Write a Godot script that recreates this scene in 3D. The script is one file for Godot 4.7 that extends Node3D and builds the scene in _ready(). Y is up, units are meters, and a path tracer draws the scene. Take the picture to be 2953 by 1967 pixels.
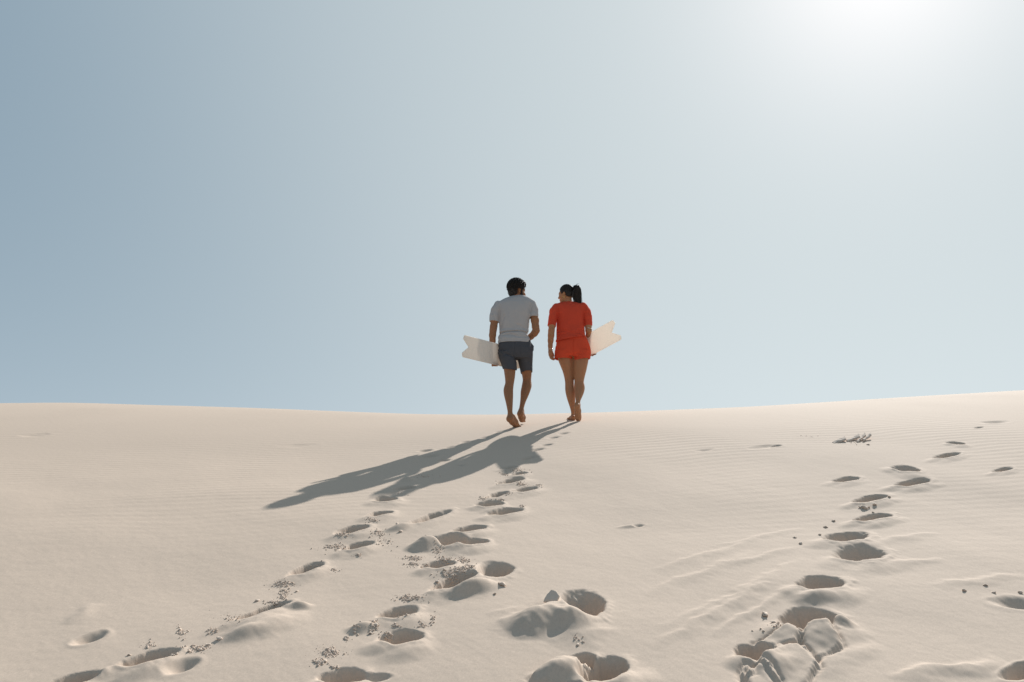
extends Node3D
# Two people carrying sandboards up a pale dune, seen from behind and below.
# Units are metres, the camera stands at the origin, -z is uphill. "Full" pixels are those of the 2953 x 1967 photograph.

const PITCH := 0.191986            # 11 degrees up
const FOCAL := 2297.0              # in full pixels
const SLOPE := 0.268
const EYE := 1.734                 # height of the eye above the slope, measured plumb
const ROLL_FROM := 8.8             # where the slope starts to round off towards the crest
const BACK_SLOPE := -0.25
const DRY_SAND := Color(.695, .558, .452)      # linear; the grain texture takes about a fifth off

var sun_to := Vector3(0.386, 0.5725, -0.7235).normalized()
var crest_k := PackedFloat32Array()
var wide_noise := FastNoiseLite.new()
var mid_noise := FastNoiseLite.new()
var fine_noise := FastNoiseLite.new()
var rng := RandomNumberGenerator.new()

var stamps: Array = []
var rows_t := PackedFloat32Array()
var cols_u := PackedFloat32Array()
var heights := PackedFloat32Array()

# ------------------------------------------------------------------ view and ground
func ray(fx: float, fy: float) -> Vector3:
	var a := (fx - 1476.5) / FOCAL
	var b := (983.5 - fy) / FOCAL
	return Vector3(a, b * cos(PITCH) + sin(PITCH), -(cos(PITCH) - b * sin(PITCH)))

func spot(fx: float, fy: float, t: float) -> Vector3:       # the point of that ray t metres ahead
	var r := ray(fx, fy)
	return r * (t / -r.z)

func zspot(zx: float, zy: float, t: float) -> Vector3:      # the same from the enlargement of the two people
	return spot(1320.0 + zx / 3.266, 780.0 + zy / 3.266, t)

func to_zoom(p: Vector3) -> Vector2:
	var c := cos(PITCH)
	var s := sin(PITCH)
	var d := -p.z * c + p.y * s
	var u := p.y * c + p.z * s
	var fx := 1476.5 + FOCAL * p.x / d
	var fy := 983.5 - FOCAL * u / d
	return Vector2((fx - 1320.0) * 3.266, (fy - 780.0) * 3.266)

const CREST := [[-400, 1170], [0, 1163], [190, 1161.5], [440, 1168], [750, 1177], [1000, 1187], [1190, 1193.5], [1440, 1195.5], [1630, 1192], [1880, 1184], [2130, 1174], [2510, 1151], [2953, 1125], [3400, 1100]]

func prepare_crest() -> void:
	crest_k.resize(65)
	for i in 65:
		var a := -0.8 + 1.6 * i / 64.0
		var fx := clampf(1476.5 + a * FOCAL * 0.99, -390.0, 3390.0)
		var j := 0
		while j < CREST.size() - 2 and CREST[j + 1][0] < fx:
			j += 1
		var p0: Array = CREST[maxi(j - 1, 0)]
		var p1: Array = CREST[j]
		var p2: Array = CREST[j + 1]
		var p3: Array = CREST[mini(j + 2, CREST.size() - 1)]
		var w: float = (fx - p1[0]) / (p2[0] - p1[0])
		var fy := cubic_interpolate_in_time(p1[1], p2[1], p0[1], p3[1], w, p2[0] - p1[0], p0[0] - p1[0], p3[0] - p1[0])
		if j == 0 or j == CREST.size() - 2:
			fy = lerpf(p1[1], p2[1], w)
		var r := ray(fx, fy)
		var want := r.y / -r.z
		var lo := 0.004
		var hi := 0.4
		for step in 40:
			var k := sqrt(lo * hi)
			var best := -9.0
			var s := 0.0
			while s < 25.0:
				best = maxf(best, (-EYE + SLOPE * (ROLL_FROM + s) - 0.5 * k * s * s + rise(a * (ROLL_FROM + s), ROLL_FROM + s)) / (ROLL_FROM + s))
				s += 0.05
			if best > want:
				lo = k
			else:
				hi = k
		crest_k[i] = sqrt(lo * hi)

func rise(x: float, t: float) -> float:      # the slope climbs a little to the right, near the crest
	return 0.11 * smoothstep(5.5, 9.0, t) * tanh(x / 1.5)

func base(x: float, t: float) -> float:
	var y := 0.0
	if t <= ROLL_FROM:
		y = -EYE + SLOPE * t
		if t < -12.0:
			y = -EYE - SLOPE * (12.0 + 25.0 * (1.0 - exp((t + 12.0) / 25.0)))
	else:
		var g := clampf((x / t + 0.8) / 1.6 * 64.0, 0.0, 63.999)
		var gi := int(g)
		var k := lerpf(crest_k[gi], crest_k[gi + 1], g - gi)
		var s := t - ROLL_FROM
		var sc := (SLOPE - BACK_SLOPE) / k
		y = -EYE + SLOPE * ROLL_FROM
		if s < sc:
			y += SLOPE * s - 0.5 * k * s * s
		else:
			y += SLOPE * sc - 0.5 * k * sc * sc + BACK_SLOPE * 40.0 * (1.0 - exp(-(s - sc) / 40.0))
	y += rise(x, t)
	var near := clampf((9.5 - t) / 3.0, 0.12, 1.0)
	return y + near * (0.018 * wide_noise.get_noise_2d(x, t) + 0.0022 * mid_noise.get_noise_2d(x, t))

func ground_hit(fx: float, fy: float) -> Vector3:
	var t := 2.0
	while t < 30.0:
		var p := spot(fx, fy, t)
		if p.y <= base(p.x, t):
			break
		t += 0.1
	var hi := t
	var lo := t - 0.1
	if spot(fx, fy, 2.0).y <= base(spot(fx, fy, 2.0).x, 2.0):
		lo = 0.5
	for i in 24:
		var m := (lo + hi) * 0.5
		var p := spot(fx, fy, m)
		if p.y <= base(p.x, m):
			hi = m
		else:
			lo = m
	return spot(fx, fy, lo)

func half_width(t: float) -> float:
	return 0.7 * clampf(t, 2.0, 20.0) + 1.2

# ------------------------------------------------------------------ dents and mounds in the sand
func add_stamp(kind: String, fx: float, fy: float, ax: float, ay: float, b: float, amount: float, soft := 0.0) -> void:
	var c := ground_hit(fx, fy)
	var pa := ground_hit(fx + ax, fy + ay)
	var pb := ground_hit(fx, fy - b)
	var m := Vector2(pa.x - c.x, -pa.z + c.z)
	var n := Vector2(pb.x - c.x, -pb.z + c.z)
	if kind == "pit":
		m *= 1.1
		n *= 1.14
	# keep the short axis at right angles to the long one
	var side := Vector2(-m.y, m.x).normalized()
	var reach := absf(n.dot(side))
	n = side * maxf(reach, m.length() * 0.3)
	if kind == "pit":
		amount *= 1.65
	stamps.append({"kind": kind, "c": Vector2(c.x, -c.z), "m": m, "n": n, "h": amount, "soft": soft, "seed": stamps.size() * 3.7})

func footprint(fx: float, fy: float, ax: float, ay: float, b: float, depth: float, soft := 0.0) -> void:
	add_stamp("pit", fx, fy, ax, ay, b, depth, soft)
	var s: Dictionary = stamps[-1]
	var c: Vector2 = s.c
	var m: Vector2 = s.m
	var n: Vector2 = s.n
	# the sand pushed out of the hole lies on its downhill side
	stamps.append({"kind": "mound", "c": c - m * 0.35 - n * 1.55, "m": m * 1.35, "n": n * 1.0, "h": depth * 0.2, "soft": 0.0, "seed": s.seed + 1.0})
	stamps.append({"kind": "mound", "c": c - m * 1.5 - n * 0.3, "m": m * 0.8, "n": n * 0.8, "h": depth * 0.16, "soft": 0.0, "seed": s.seed + 2.0})

func mound(fx: float, fy: float, ax: float, ay: float, b: float, h: float) -> void:
	add_stamp("mound", fx, fy, ax, ay, b, h)

func wrinkle(x0: float, y0: float, x1: float, y1: float, w: float, h: float) -> void:
	add_stamp("ridge", (x0 + x1) * 0.5, (y0 + y1) * 0.5, (x1 - x0) * 0.5, (y1 - y0) * 0.5, 6.0, h)
	var s: Dictionary = stamps[-1]
	var m: Vector2 = s.m
	s.n = Vector2(-m.y, m.x).normalized() * w

# a piece of broken crust still lying in its place: outline in full pixels, thickness, tilt
func plate(line: Array, lift: float, lean: Vector2) -> void:
	var poly := PackedVector2Array()
	var mid := Vector2.ZERO
	for p in line:
		var g := ground_hit(p[0], p[1])
		poly.append(Vector2(g.x, -g.z))
		mid += poly[-1] / line.size()
	var reach := 0.0
	for p in poly:
		reach = maxf(reach, p.distance_to(mid))
	stamps.append({"kind": "plate", "c": mid, "m": Vector2(reach, 0), "n": Vector2(0, reach), "h": lift, "lean": lean, "poly": poly, "seed": stamps.size() * 3.7})

func list_stamps() -> void:
	plate([[2313, 1838], [2342, 1815], [2375, 1802], [2400, 1826], [2424, 1851], [2424, 1870], [2392, 1888], [2356, 1905], [2330, 1886], [2311, 1864]], .022, Vector2(.03, .09))
	plate([[2226, 1898], [2232, 1884], [2248, 1874], [2285, 1873], [2320, 1878], [2345, 1900], [2360, 1925], [2341, 1944], [2332, 1972], [2290, 1985], [2241, 1972], [2214, 1945], [2190, 1921]], .026, Vector2(.0, .09))
	plate([[2177, 1857], [2199, 1849], [2240, 1838], [2279, 1821], [2310, 1838], [2305, 1866], [2265, 1872], [2241, 1885], [2215, 1893], [2195, 1905]], .022, Vector2(.04, .05))
	plate([[2152, 1961], [2172, 1940], [2197, 1925], [2222, 1946], [2248, 1967], [2230, 1990], [2160, 1990]], .02, Vector2(.0, .07))
	plate([[2135, 1945], [2142, 1930], [2150, 1922], [2166, 1932], [2166, 1955], [2146, 1962]], .016, Vector2(.04, .04))
	plate([[1530, 1966], [1575, 1940], [1640, 1912], [1668, 1918], [1684, 1940], [1686, 1990], [1540, 1990]], .02, Vector2(.04, .06))
	# the trail of the person on the left, from the crest downwards
	for f in [[1168, 1409, 23, -6, 7, .05], [1112, 1442, 25, -5, 9, .075], [1096, 1483, 27, -7, 8, .07], [1018, 1529, 33, -12, 13, .09], [1036, 1576, 35, -12, 11, .09], [886, 1643, 36, -17, 14, .1], [762, 1764, 64, -24, 11, .1], [430, 1902, 72, -22, 17, .12], [215, 1966, 70, -22, 18, .1]]:
		footprint(f[0], f[1], f[2], f[3], f[4], f[5])
	footprint(1243, 1492, 44, -17, 8, .06, .4)
	mound(1150, 1524, 34, -9, 9, .03)
	mound(1175, 1383, 17, -2, 6, .025)
	mound(1105, 1428, 34, -8, 6, .018)
	mound(770, 1806, 112, -34, 27, .035)
	mound(700, 1832, 60, -14, 14, .018)
	mound(861, 1752, 40, -4, 9, .03)
	add_stamp("dimple", 524, 1922, 45, -14, 16, .035)
	add_stamp("dimple", 262, 1841, 36, -15, 13, .045)
	# the trail in the middle
	for f in [[1469, 1349, 17, -4, 5, .04], [1500, 1366, 17, -4, 5, .04], [1478, 1388, 26, -9, 9, .075], [1517, 1414, 27, -8, 8, .075], [1440, 1428, 24, -10, 9, .07], [1415, 1456, 27, -5, 9, .075], [1463, 1478, 37, -9, 10, .085], [1360, 1527, 37, -8, 10, .085], [1298, 1561, 38, -7, 18, .09], [1364, 1568, 32, -9, 12, .085], [1269, 1631, 32, -9, 14, .1], [1427, 1647, 42, 4, 23, .11], [1320, 1680, 50, -20, 17, .1], [1156, 1771, 41, -14, 18, .1], [1164, 1843, 49, -13, 21, .11], [994, 1957, 54, -14, 26, .12]]:
		footprint(f[0], f[1], f[2], f[3], f[4], f[5])
	for f in [[1528, 1321, 18, -5, 4, .035], [1551, 1297, 18, -4, 3, .03], [1580, 1283, 15, -3, 2.5, .025], [1600, 1262, 15, -3, 2.5, .02], [1628, 1250, 14, -3, 2.5, .02], [1228, 1300, 16, -3, 3, .03], [1242, 1316, 20, -4, 4, .035], [1283, 1328, 16, -3, 3, .03], [1300, 1290, 14, -3, 2.5, .02], [1345, 1275, 14, -3, 2.5, .02], [1400, 1262, 14, -3, 2.5, .018], [1440, 1245, 12, -3, 2, .015], [1330, 1342, 12, -2, 2.5, .02]]:
		add_stamp("dimple", f[0], f[1], f[2], f[3], f[4], f[5])
	mound(1224, 1577, 46, -12, 15, .055)
	mound(1362, 1706, 80, -18, 13, .04)
	mound(1044, 1814, 40, -6, 12, .03)
	add_stamp("dimple", 1080, 1956, 46, -4, 10, .03)
	# the two deep prints with a heap of pushed sand
	footprint(1684, 1744, 53, 2, 34, .13)
	mound(1560, 1792, 96, -22, 36, .075)
	mound(1655, 1800, 50, -10, 22, .03)
	footprint(1748, 1938, 44, -28, 44, .15)
	footprint(1672, 1905, 40, -12, 16, .09)
	mound(1600, 1958, 70, -24, 34, .06)
	add_stamp("dimple", 1841, 1517, 14, -2, 4, .02)
	mound(1815, 1519, 34, -3, 4, .012)
	# the trail on the right
	for f in [[2758, 1279, 17, -1, 5, .045], [2734, 1314, 28, -7, 6, .06], [2616, 1354, 32, 0, 9, .08], [2441, 1384, 28, -6, 8, .05], [2636, 1394, 40, -9, 10, .08], [2894, 1355, 21, -6, 5, .045], [2514, 1440, 38, -10, 11, .085], [2522, 1494, 42, -9, 11, .09], [2444, 1551, 46, -9, 16, .1], [2370, 1685, 48, -10, 23, .12], [2332, 1788, 58, -16, 34, .14], [2182, 1886, 36, -12, 30, .13]]:
		footprint(f[0], f[1], f[2], f[3], f[4], f[5], .15)
	footprint(2478, 1600, 48, -12, 24, .085, .5)
	mound(2350, 1728, 62, -10, 18, .03)
	mound(2430, 1802, 40, 6, 13, .035)
	for f in [[2872, 1218, 34, -3, 4, .02], [2825, 1233, 12, -2, 2, .02], [2032, 1299, 26, -3, 2.5, .012], [2204, 1289, 40, -5, 3, .014], [2240, 1286, 14, -2, 2.5, .025], [2935, 1742, 52, -2, 17, .045], [2962, 1935, 44, -22, 26, .09], [100, 1255, 40, -2, 4, .012], [860, 1286, 46, -2, 4, .008]]:
		add_stamp("dimple", f[0], f[1], f[2], f[3], f[4], f[5])
	# wind-drawn wrinkles between the trails
	for w in [[1870, 1705, 2190, 1590, .05, .010], [1950, 1790, 2330, 1610, .05, .011], [1910, 1850, 2260, 1660, .045, .013], [2060, 1830, 2290, 1690, .03, .012], [1890, 1640, 2200, 1555, .04, .008], [2060, 1575, 2330, 1520, .03, .006], [2120, 1625, 2300, 1575, .03, .007], [2330, 1940, 2520, 1850, .05, .014], [2560, 1950, 2900, 1905, .05, .02], [2530, 1560, 2700, 1535, .04, .008], [2560, 1630, 2720, 1610, .04, .008], [2690, 1690, 2953, 1655, .05, .010], [1400, 1770, 1520, 1750, .03, .005], [1690, 1830, 1790, 1815, .03, .005], [180, 1800, 270, 1740, .05, .009]]:
		wrinkle(w[0], w[1], w[2], w[3], w[4], w[5])

func press(s: Dictionary, x: float, t: float) -> float:
	var c: Vector2 = s.c
	var m: Vector2 = s.m
	var n: Vector2 = s.n
	var d := Vector2(x - c.x, t - c.y)
	var u := d.dot(m) / m.length_squared()
	var v := d.dot(n) / n.length_squared()
	var r := sqrt(u * u + v * v)
	var h: float = s.h
	match s.kind:
		"pit":
			if r > 2.4:
				return 0.0
			# ragged outline, with a second lobe where heel and toes slid apart
			var ang := atan2(v, u)
			var soft: float = s.soft
			r *= 1.0 + 0.17 * mid_noise.get_noise_2d(x * 2.4 + s.seed, t * 2.4) + 0.06 * mid_noise.get_noise_2d(x * 9.0 + s.seed, t * 9.0)
			var side: float = sin(s.seed * 5.1) * 0.35
			var r2 := Vector2((u + 0.55) / 0.62, (v - side) / 0.75).length() * (1.0 + 0.2 * mid_noise.get_noise_2d(x * 4.0 - s.seed, t * 4.0))
			# the uphill lip is rounded, the downhill one is crisp; the floor is a bowl
			var up_side := smoothstep(-0.5, 0.8, v)
			var from := lerpf(0.5, 0.25, up_side) - 0.2 * soft
			var to := lerpf(1.02, 1.2, up_side) + 0.15 * soft
			var q := clampf((r - from) / (to - from), 0.0, 1.0)
			q = q * q * (3.0 - 2.0 * q)
			var q2 := clampf((r2 - 0.1) / 1.05, 0.0, 1.0)
			q2 = q2 * q2 * (3.0 - 2.0 * q2)
			var deep := maxf((0.62 + 0.38 * smoothstep(-0.6, 0.6, u)) * (1.0 - q), 0.42 * (1.0 - q2))
			var slump := minf(0.08 * h, 0.008) * q * (1.0 - q) * 4.0 * mid_noise.get_noise_2d(ang * 2.0 + s.seed, r * 0.3)
			var lumps := minf(0.07 * h, 0.008) * (1.0 - q) * mid_noise.get_noise_2d(x * 6.0, t * 6.0 + s.seed)
			var rim := minf(0.07 * h, 0.009) * exp(-pow((r - to - 0.12) / 0.25, 2.0)) * (1.0 - up_side)
			return -h * deep + rim + slump + lumps
		"mound":
			if r > 1.6:
				return 0.0
			r *= 1.0 + 0.16 * mid_noise.get_noise_2d(x * 2.0 + s.seed, t * 2.0)
			var q := clampf(r / 1.35, 0.0, 1.0)
			return h * (1.0 - q * q * (3.0 - 2.0 * q)) * (1.0 + 0.16 * mid_noise.get_noise_2d(x * 2.5, t * 2.5 + s.seed))
		"dimple":
			if r > 2.0:
				return 0.0
			r *= 1.0 + 0.2 * mid_noise.get_noise_2d(x * 2.4 + s.seed, t * 2.4)
			var q := clampf(r / lerpf(1.15, 1.6, smoothstep(-0.8, 0.8, v)), 0.0, 1.0)
			return -h * (1.0 - q * q * (3.0 - 2.0 * q)) + 0.07 * h * exp(-pow((r - 1.35) / 0.3, 2.0))
		"plate":
			if r > 1.6:
				return 0.0
			var poly: PackedVector2Array = s.poly
			var w := Vector2(x, t)
			var best := 1e9
			for i in poly.size():
				best = minf(best, w.distance_to(Geometry2D.get_closest_point_to_segment(w, poly[i], poly[(i + 1) % poly.size()])))
			var sd := -best if Geometry2D.is_point_in_polygon(w, poly) else best
			sd += 0.016 * mid_noise.get_noise_2d(x * 3.0 + s.seed, t * 3.0) + 0.005 * mid_noise.get_noise_2d(x * 14.0, t * 14.0)
			var e := clampf((0.012 - sd) / 0.03, 0.0, 1.0)
			e = e * e * (3.0 - 2.0 * e)
			var lean: Vector2 = s.lean
			return e * (h + d.x * lean.x + d.y * lean.y + 0.012 * mid_noise.get_noise_2d(x * 1.6 + s.seed, t * 1.6)) - 0.01 * exp(-pow((sd - 0.012) / 0.012, 2.0))
		"ridge":
			if r > 6.0:
				return 0.0
			v += 0.9 * mid_noise.get_noise_2d(x * 1.5 + s.seed, t * 1.5)
			var along := clampf(1.0 - u * u, 0.0, 1.0)
			# steep on one side, drawn out on the other
			var across := exp(-v * v * (0.5 if v < 0.0 else 2.5))
			return h * along * across
	return 0.0

func build_dune(sand: Material) -> void:
	rows_t = PackedFloat32Array([-300, -150, -80, -40, -20, -10, -6, -4, -2.5, -1.2, -0.3, 0.4, 0.9, 1.3, 1.6, 1.85])
	var t := 2.05
	while t < 20.0:
		rows_t.append(t)
		t += 0.0085 if t < 4.0 else (lerpf(0.0085, 0.0145, (t - 4.0) / 4.0) if t < 8.0 else (0.0145 if t < 12.5 else (t - 12.5) * 0.03 + 0.0145))
	for far in [22.0, 26.0, 32.0, 42.0, 60.0, 90.0, 150.0, 250.0, 400.0]:
		rows_t.append(far)
	for u in [-30.0, -12.0, -6.0, -3.5, -2.2, -1.6, -1.3, -1.15, -1.06]:
		cols_u.append(u)
	for i in 801:
		cols_u.append(-1.0 + 2.0 * i / 800.0)
	for u in [1.06, 1.15, 1.3, 1.6, 2.2, 3.5, 6.0, 12.0, 30.0]:
		cols_u.append(u)
	var nr := rows_t.size()
	var nc := cols_u.size()
	heights.resize(nr * nc)
	for r in nr:
		var tt := rows_t[r]
		var w := half_width(tt)
		var ripple := smoothstep(4.5, 8.5, tt) * (1.0 - smoothstep(13.0, 17.0, tt))
		for c in nc:
			var x := cols_u[c] * w
			var y := base(x, tt)
			if tt > 2.0 and tt < 18.0:
				y += 0.0007 * fine_noise.get_noise_2d(x, tt)
				var warp := wide_noise.get_noise_2d(x * 0.8 + 40.0, tt * 0.8)
				var patch := clampf(0.55 + 1.1 * wide_noise.get_noise_2d(x * 0.7 - 90.0, tt * 0.7 + 30.0), 0.0, 1.0)
				y += (0.0002 + 0.0009 * ripple) * patch * sin((tt - x * 0.16 + 0.16 * warp + 0.02 * mid_noise.get_noise_2d(x, tt)) * TAU / 0.105)
			heights[r * nc + c] = y
	for s in stamps:
		var m: Vector2 = s.m
		var n: Vector2 = s.n
		var k := 2.4 if s.kind == "pit" else (3.0 if s.kind == "ridge" else 2.0)
		var rx := k * sqrt(m.x * m.x + n.x * n.x)
		var rt := k * sqrt(m.y * m.y + n.y * n.y)
		var c0: Vector2 = s.c
		for r in nr:
			var tt := rows_t[r]
			if tt < c0.y - rt or tt > c0.y + rt:
				continue
			var w := half_width(tt)
			var a := clampi(int(((c0.x - rx) / w + 1.0) * 400.0) + 9, 0, nc - 1)
			var b := clampi(int(((c0.x + rx) / w + 1.0) * 400.0) + 10, 0, nc - 1)
			for c in range(a, b + 1):
				heights[r * nc + c] += press(s, cols_u[c] * w, tt)
	var pos := PackedVector3Array()
	var nor := PackedVector3Array()
	pos.resize(nr * nc)
	nor.resize(nr * nc)
	for r in nr:
		var tt := rows_t[r]
		var w := half_width(tt)
		for c in nc:
			pos[r * nc + c] = Vector3(cols_u[c] * w, heights[r * nc + c], -tt)
	for r in nr:
		var r0 := maxi(r - 1, 0)
		var r1 := mini(r + 1, nr - 1)
		for c in nc:
			var c0 := maxi(c - 1, 0)
			var c1 := mini(c + 1, nc - 1)
			nor[r * nc + c] = (pos[r * nc + c1] - pos[r * nc + c0]).cross(pos[r1 * nc + c] - pos[r0 * nc + c]).normalized()
	var idx := PackedInt32Array()
	idx.resize((nr - 1) * (nc - 1) * 6)
	var k := 0
	for r in nr - 1:
		for c in nc - 1:
			var i := r * nc + c
			idx[k] = i
			idx[k + 1] = i + nc
			idx[k + 2] = i + 1
			idx[k + 3] = i + 1
			idx[k + 4] = i + nc
			idx[k + 5] = i + nc + 1
			k += 6
	var arr := []
	arr.resize(Mesh.ARRAY_MAX)
	arr[Mesh.ARRAY_VERTEX] = pos
	arr[Mesh.ARRAY_NORMAL] = nor
	arr[Mesh.ARRAY_INDEX] = idx
	var mesh := ArrayMesh.new()
	mesh.add_surface_from_arrays(Mesh.PRIMITIVE_TRIANGLES, arr)
	mesh.surface_set_material(0, sand)
	var o := MeshInstance3D.new()
	o.name = "sand_dune"
	o.mesh = mesh
	o.set_meta("kind", "structure")
	add_child(o)

func sand_y(x: float, t: float) -> float:
	var r := clampi(rows_t.bsearch(t) - 1, 0, rows_t.size() - 2)
	var u := x / half_width(t)
	var c := clampi(cols_u.bsearch(u) - 1, 0, cols_u.size() - 2)
	var a := clampf((t - rows_t[r]) / (rows_t[r + 1] - rows_t[r]), 0.0, 1.0)
	var b := clampf((u - cols_u[c]) / (cols_u[c + 1] - cols_u[c]), 0.0, 1.0)
	var nc := cols_u.size()
	return lerpf(lerpf(heights[r * nc + c], heights[r * nc + c + 1], b), lerpf(heights[(r + 1) * nc + c], heights[(r + 1) * nc + c + 1], b), a)

# ------------------------------------------------------------------ shapes joined from distances, meshed as surface nets
class Field:
	var o: Vector3
	var c: float
	var nx: int
	var ny: int
	var nz: int
	var d := PackedFloat32Array()
	var ix0: int
	var ix1: int
	var iy0: int
	var iy1: int
	var iz0: int
	var iz1: int

	func _init(lo: Vector3, hi: Vector3, cell: float) -> void:
		o = lo
		c = cell
		nx = int((hi.x - lo.x) / cell) + 2
		ny = int((hi.y - lo.y) / cell) + 2
		nz = int((hi.z - lo.z) / cell) + 2
		d.resize(nx * ny * nz)
		d.fill(1.0)

	func span(lo: Vector3, hi: Vector3) -> void:
		ix0 = clampi(int((lo.x - o.x) / c), 0, nx - 1)
		ix1 = clampi(int((hi.x - o.x) / c) + 1, 0, nx - 1)
		iy0 = clampi(int((lo.y - o.y) / c), 0, ny - 1)
		iy1 = clampi(int((hi.y - o.y) / c) + 1, 0, ny - 1)
		iz0 = clampi(int((lo.z - o.z) / c), 0, nz - 1)
		iz1 = clampi(int((hi.z - o.z) / c) + 1, 0, nz - 1)

	func put(i: int, v: float, k: float) -> void:
		var e := d[i]
		var h := k - absf(e - v)
		d[i] = minf(e, v) if h <= 0.0 else minf(e, v) - h * h / (4.0 * k)

	func cap(a: Vector3, b: Vector3, ra: float, rb: float, k := 0.01) -> void:
		var m := Vector3.ONE * (maxf(ra, rb) + k + 2.0 * c)
		span(a.min(b) - m, a.max(b) + m)
		var ab := b - a
		var l2 := maxf(ab.length_squared(), 1e-8)
		for iy in range(iy0, iy1 + 1):
			for iz in range(iz0, iz1 + 1):
				var row := (iy * nz + iz) * nx
				for ix in range(ix0, ix1 + 1):
					var p := o + Vector3(ix, iy, iz) * c - a
					var h := clampf(p.dot(ab) / l2, 0.0, 1.0)
					put(row + ix, (p - ab * h).length() - lerpf(ra, rb, h), k)

	func chain(list: Array, k := 0.01) -> void:      # [point, radius] after [point, radius]
		for i in list.size() - 1:
			cap(list[i][0], list[i + 1][0], list[i][1], list[i + 1][1], k)

	func ell(at: Vector3, r: Vector3, turn: Basis, k := 0.01) -> void:
		var big := maxf(r.x, maxf(r.y, r.z))
		var m := Vector3.ONE * (big + k + 2.0 * c)
		span(at - m, at + m)
		var inv := turn.inverse()
		for iy in range(iy0, iy1 + 1):
			for iz in range(iz0, iz1 + 1):
				var row := (iy * nz + iz) * nx
				for ix in range(ix0, ix1 + 1):
					var p := inv * (o + Vector3(ix, iy, iz) * c - at)
					var q := (p / r).length()
					put(row + ix, (q - 1.0) * p.length() / maxf(q, 0.05), k)

	# cross-sections lying flat, from top to bottom: [centre, half width, half depth]
	func loft(rings: Array, k := 0.01) -> void:
		var top: float = rings[0][0].y
		var low: float = rings[-1][0].y
		var lo := Vector3(1e9, low, 1e9)
		var hi := Vector3(-1e9, top, -1e9)
		for r in rings:
			var p: Vector3 = r[0]
			lo.x = minf(lo.x, p.x - r[1])
			hi.x = maxf(hi.x, p.x + r[1])
			lo.z = minf(lo.z, p.z - r[2])
			hi.z = maxf(hi.z, p.z + r[2])
		var m := Vector3.ONE * (k + 2.0 * c + 0.01)
		span(lo - m, hi + m)
		var n := rings.size()
		for iy in range(iy0, iy1 + 1):
			var y := o.y + iy * c
			var yc := clampf(y, low, top)
			var j := 0
			while j < n - 2 and rings[j + 1][0].y > yc:
				j += 1
			var a: Array = rings[maxi(j - 1, 0)]
			var b: Array = rings[j]
			var e: Array = rings[j + 1]
			var f: Array = rings[mini(j + 2, n - 1)]
			var w := clampf((b[0].y - yc) / maxf(b[0].y - e[0].y, 1e-5), 0.0, 1.0)
			var cx := lerpf(b[0].x, e[0].x, w)
			var cz := lerpf(b[0].z, e[0].z, w)
			var rx := lerpf(b[1], e[1], w)
			var rz := lerpf(b[2], e[2], w)
			if j > 0 and j < n - 2:
				cx = cubic_interpolate(b[0].x, e[0].x, a[0].x, f[0].x, w)
				cz = cubic_interpolate(b[0].z, e[0].z, a[0].z, f[0].z, w)
				rx = cubic_interpolate(b[1], e[1], a[1], f[1], w)
				rz = cubic_interpolate(b[2], e[2], a[2], f[2], w)
			var over := maxf(y - top, low - y)
			for iz in range(iz0, iz1 + 1):
				var row := (iy * nz + iz) * nx
				var dz := o.z + iz * c - cz
				for ix in range(ix0, ix1 + 1):
					var dx := o.x + ix * c - cx
					var q := sqrt(dx * dx / (rx * rx) + dz * dz / (rz * rz))
					var v := sqrt(dx * dx + dz * dz) * (1.0 - 1.0 / q) if q > 0.15 else -minf(rx, rz) * 0.85
					if over > 0.0:
						v = Vector2(maxf(v, 0.0), over).length()
					put(row + ix, v, k)

	# takes away what lies beyond the plane, inside a box; then hollows a band next to the cut
	func open(at: Vector3, normal: Vector3, lo: Vector3, hi: Vector3, band := 0.0, wall := 0.01) -> void:
		span(lo, hi)
		for iy in range(iy0, iy1 + 1):
			for iz in range(iz0, iz1 + 1):
				var row := (iy * nz + iz) * nx
				for ix in range(ix0, ix1 + 1):
					var s := (o + Vector3(ix, iy, iz) * c - at).dot(normal)
					var v := d[row + ix]
					if band > 0.0 and s > -band:
						v = maxf(v, minf(-v - wall, s + band))
					d[row + ix] = maxf(v, s)

	func each(f: Callable, within := 0.03) -> void:
		for iy in ny:
			for iz in nz:
				var row := (iy * nz + iz) * nx
				for ix in nx:
					if absf(d[row + ix]) < within:
						d[row + ix] += f.call(o + Vector3(ix, iy, iz) * c)

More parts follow.
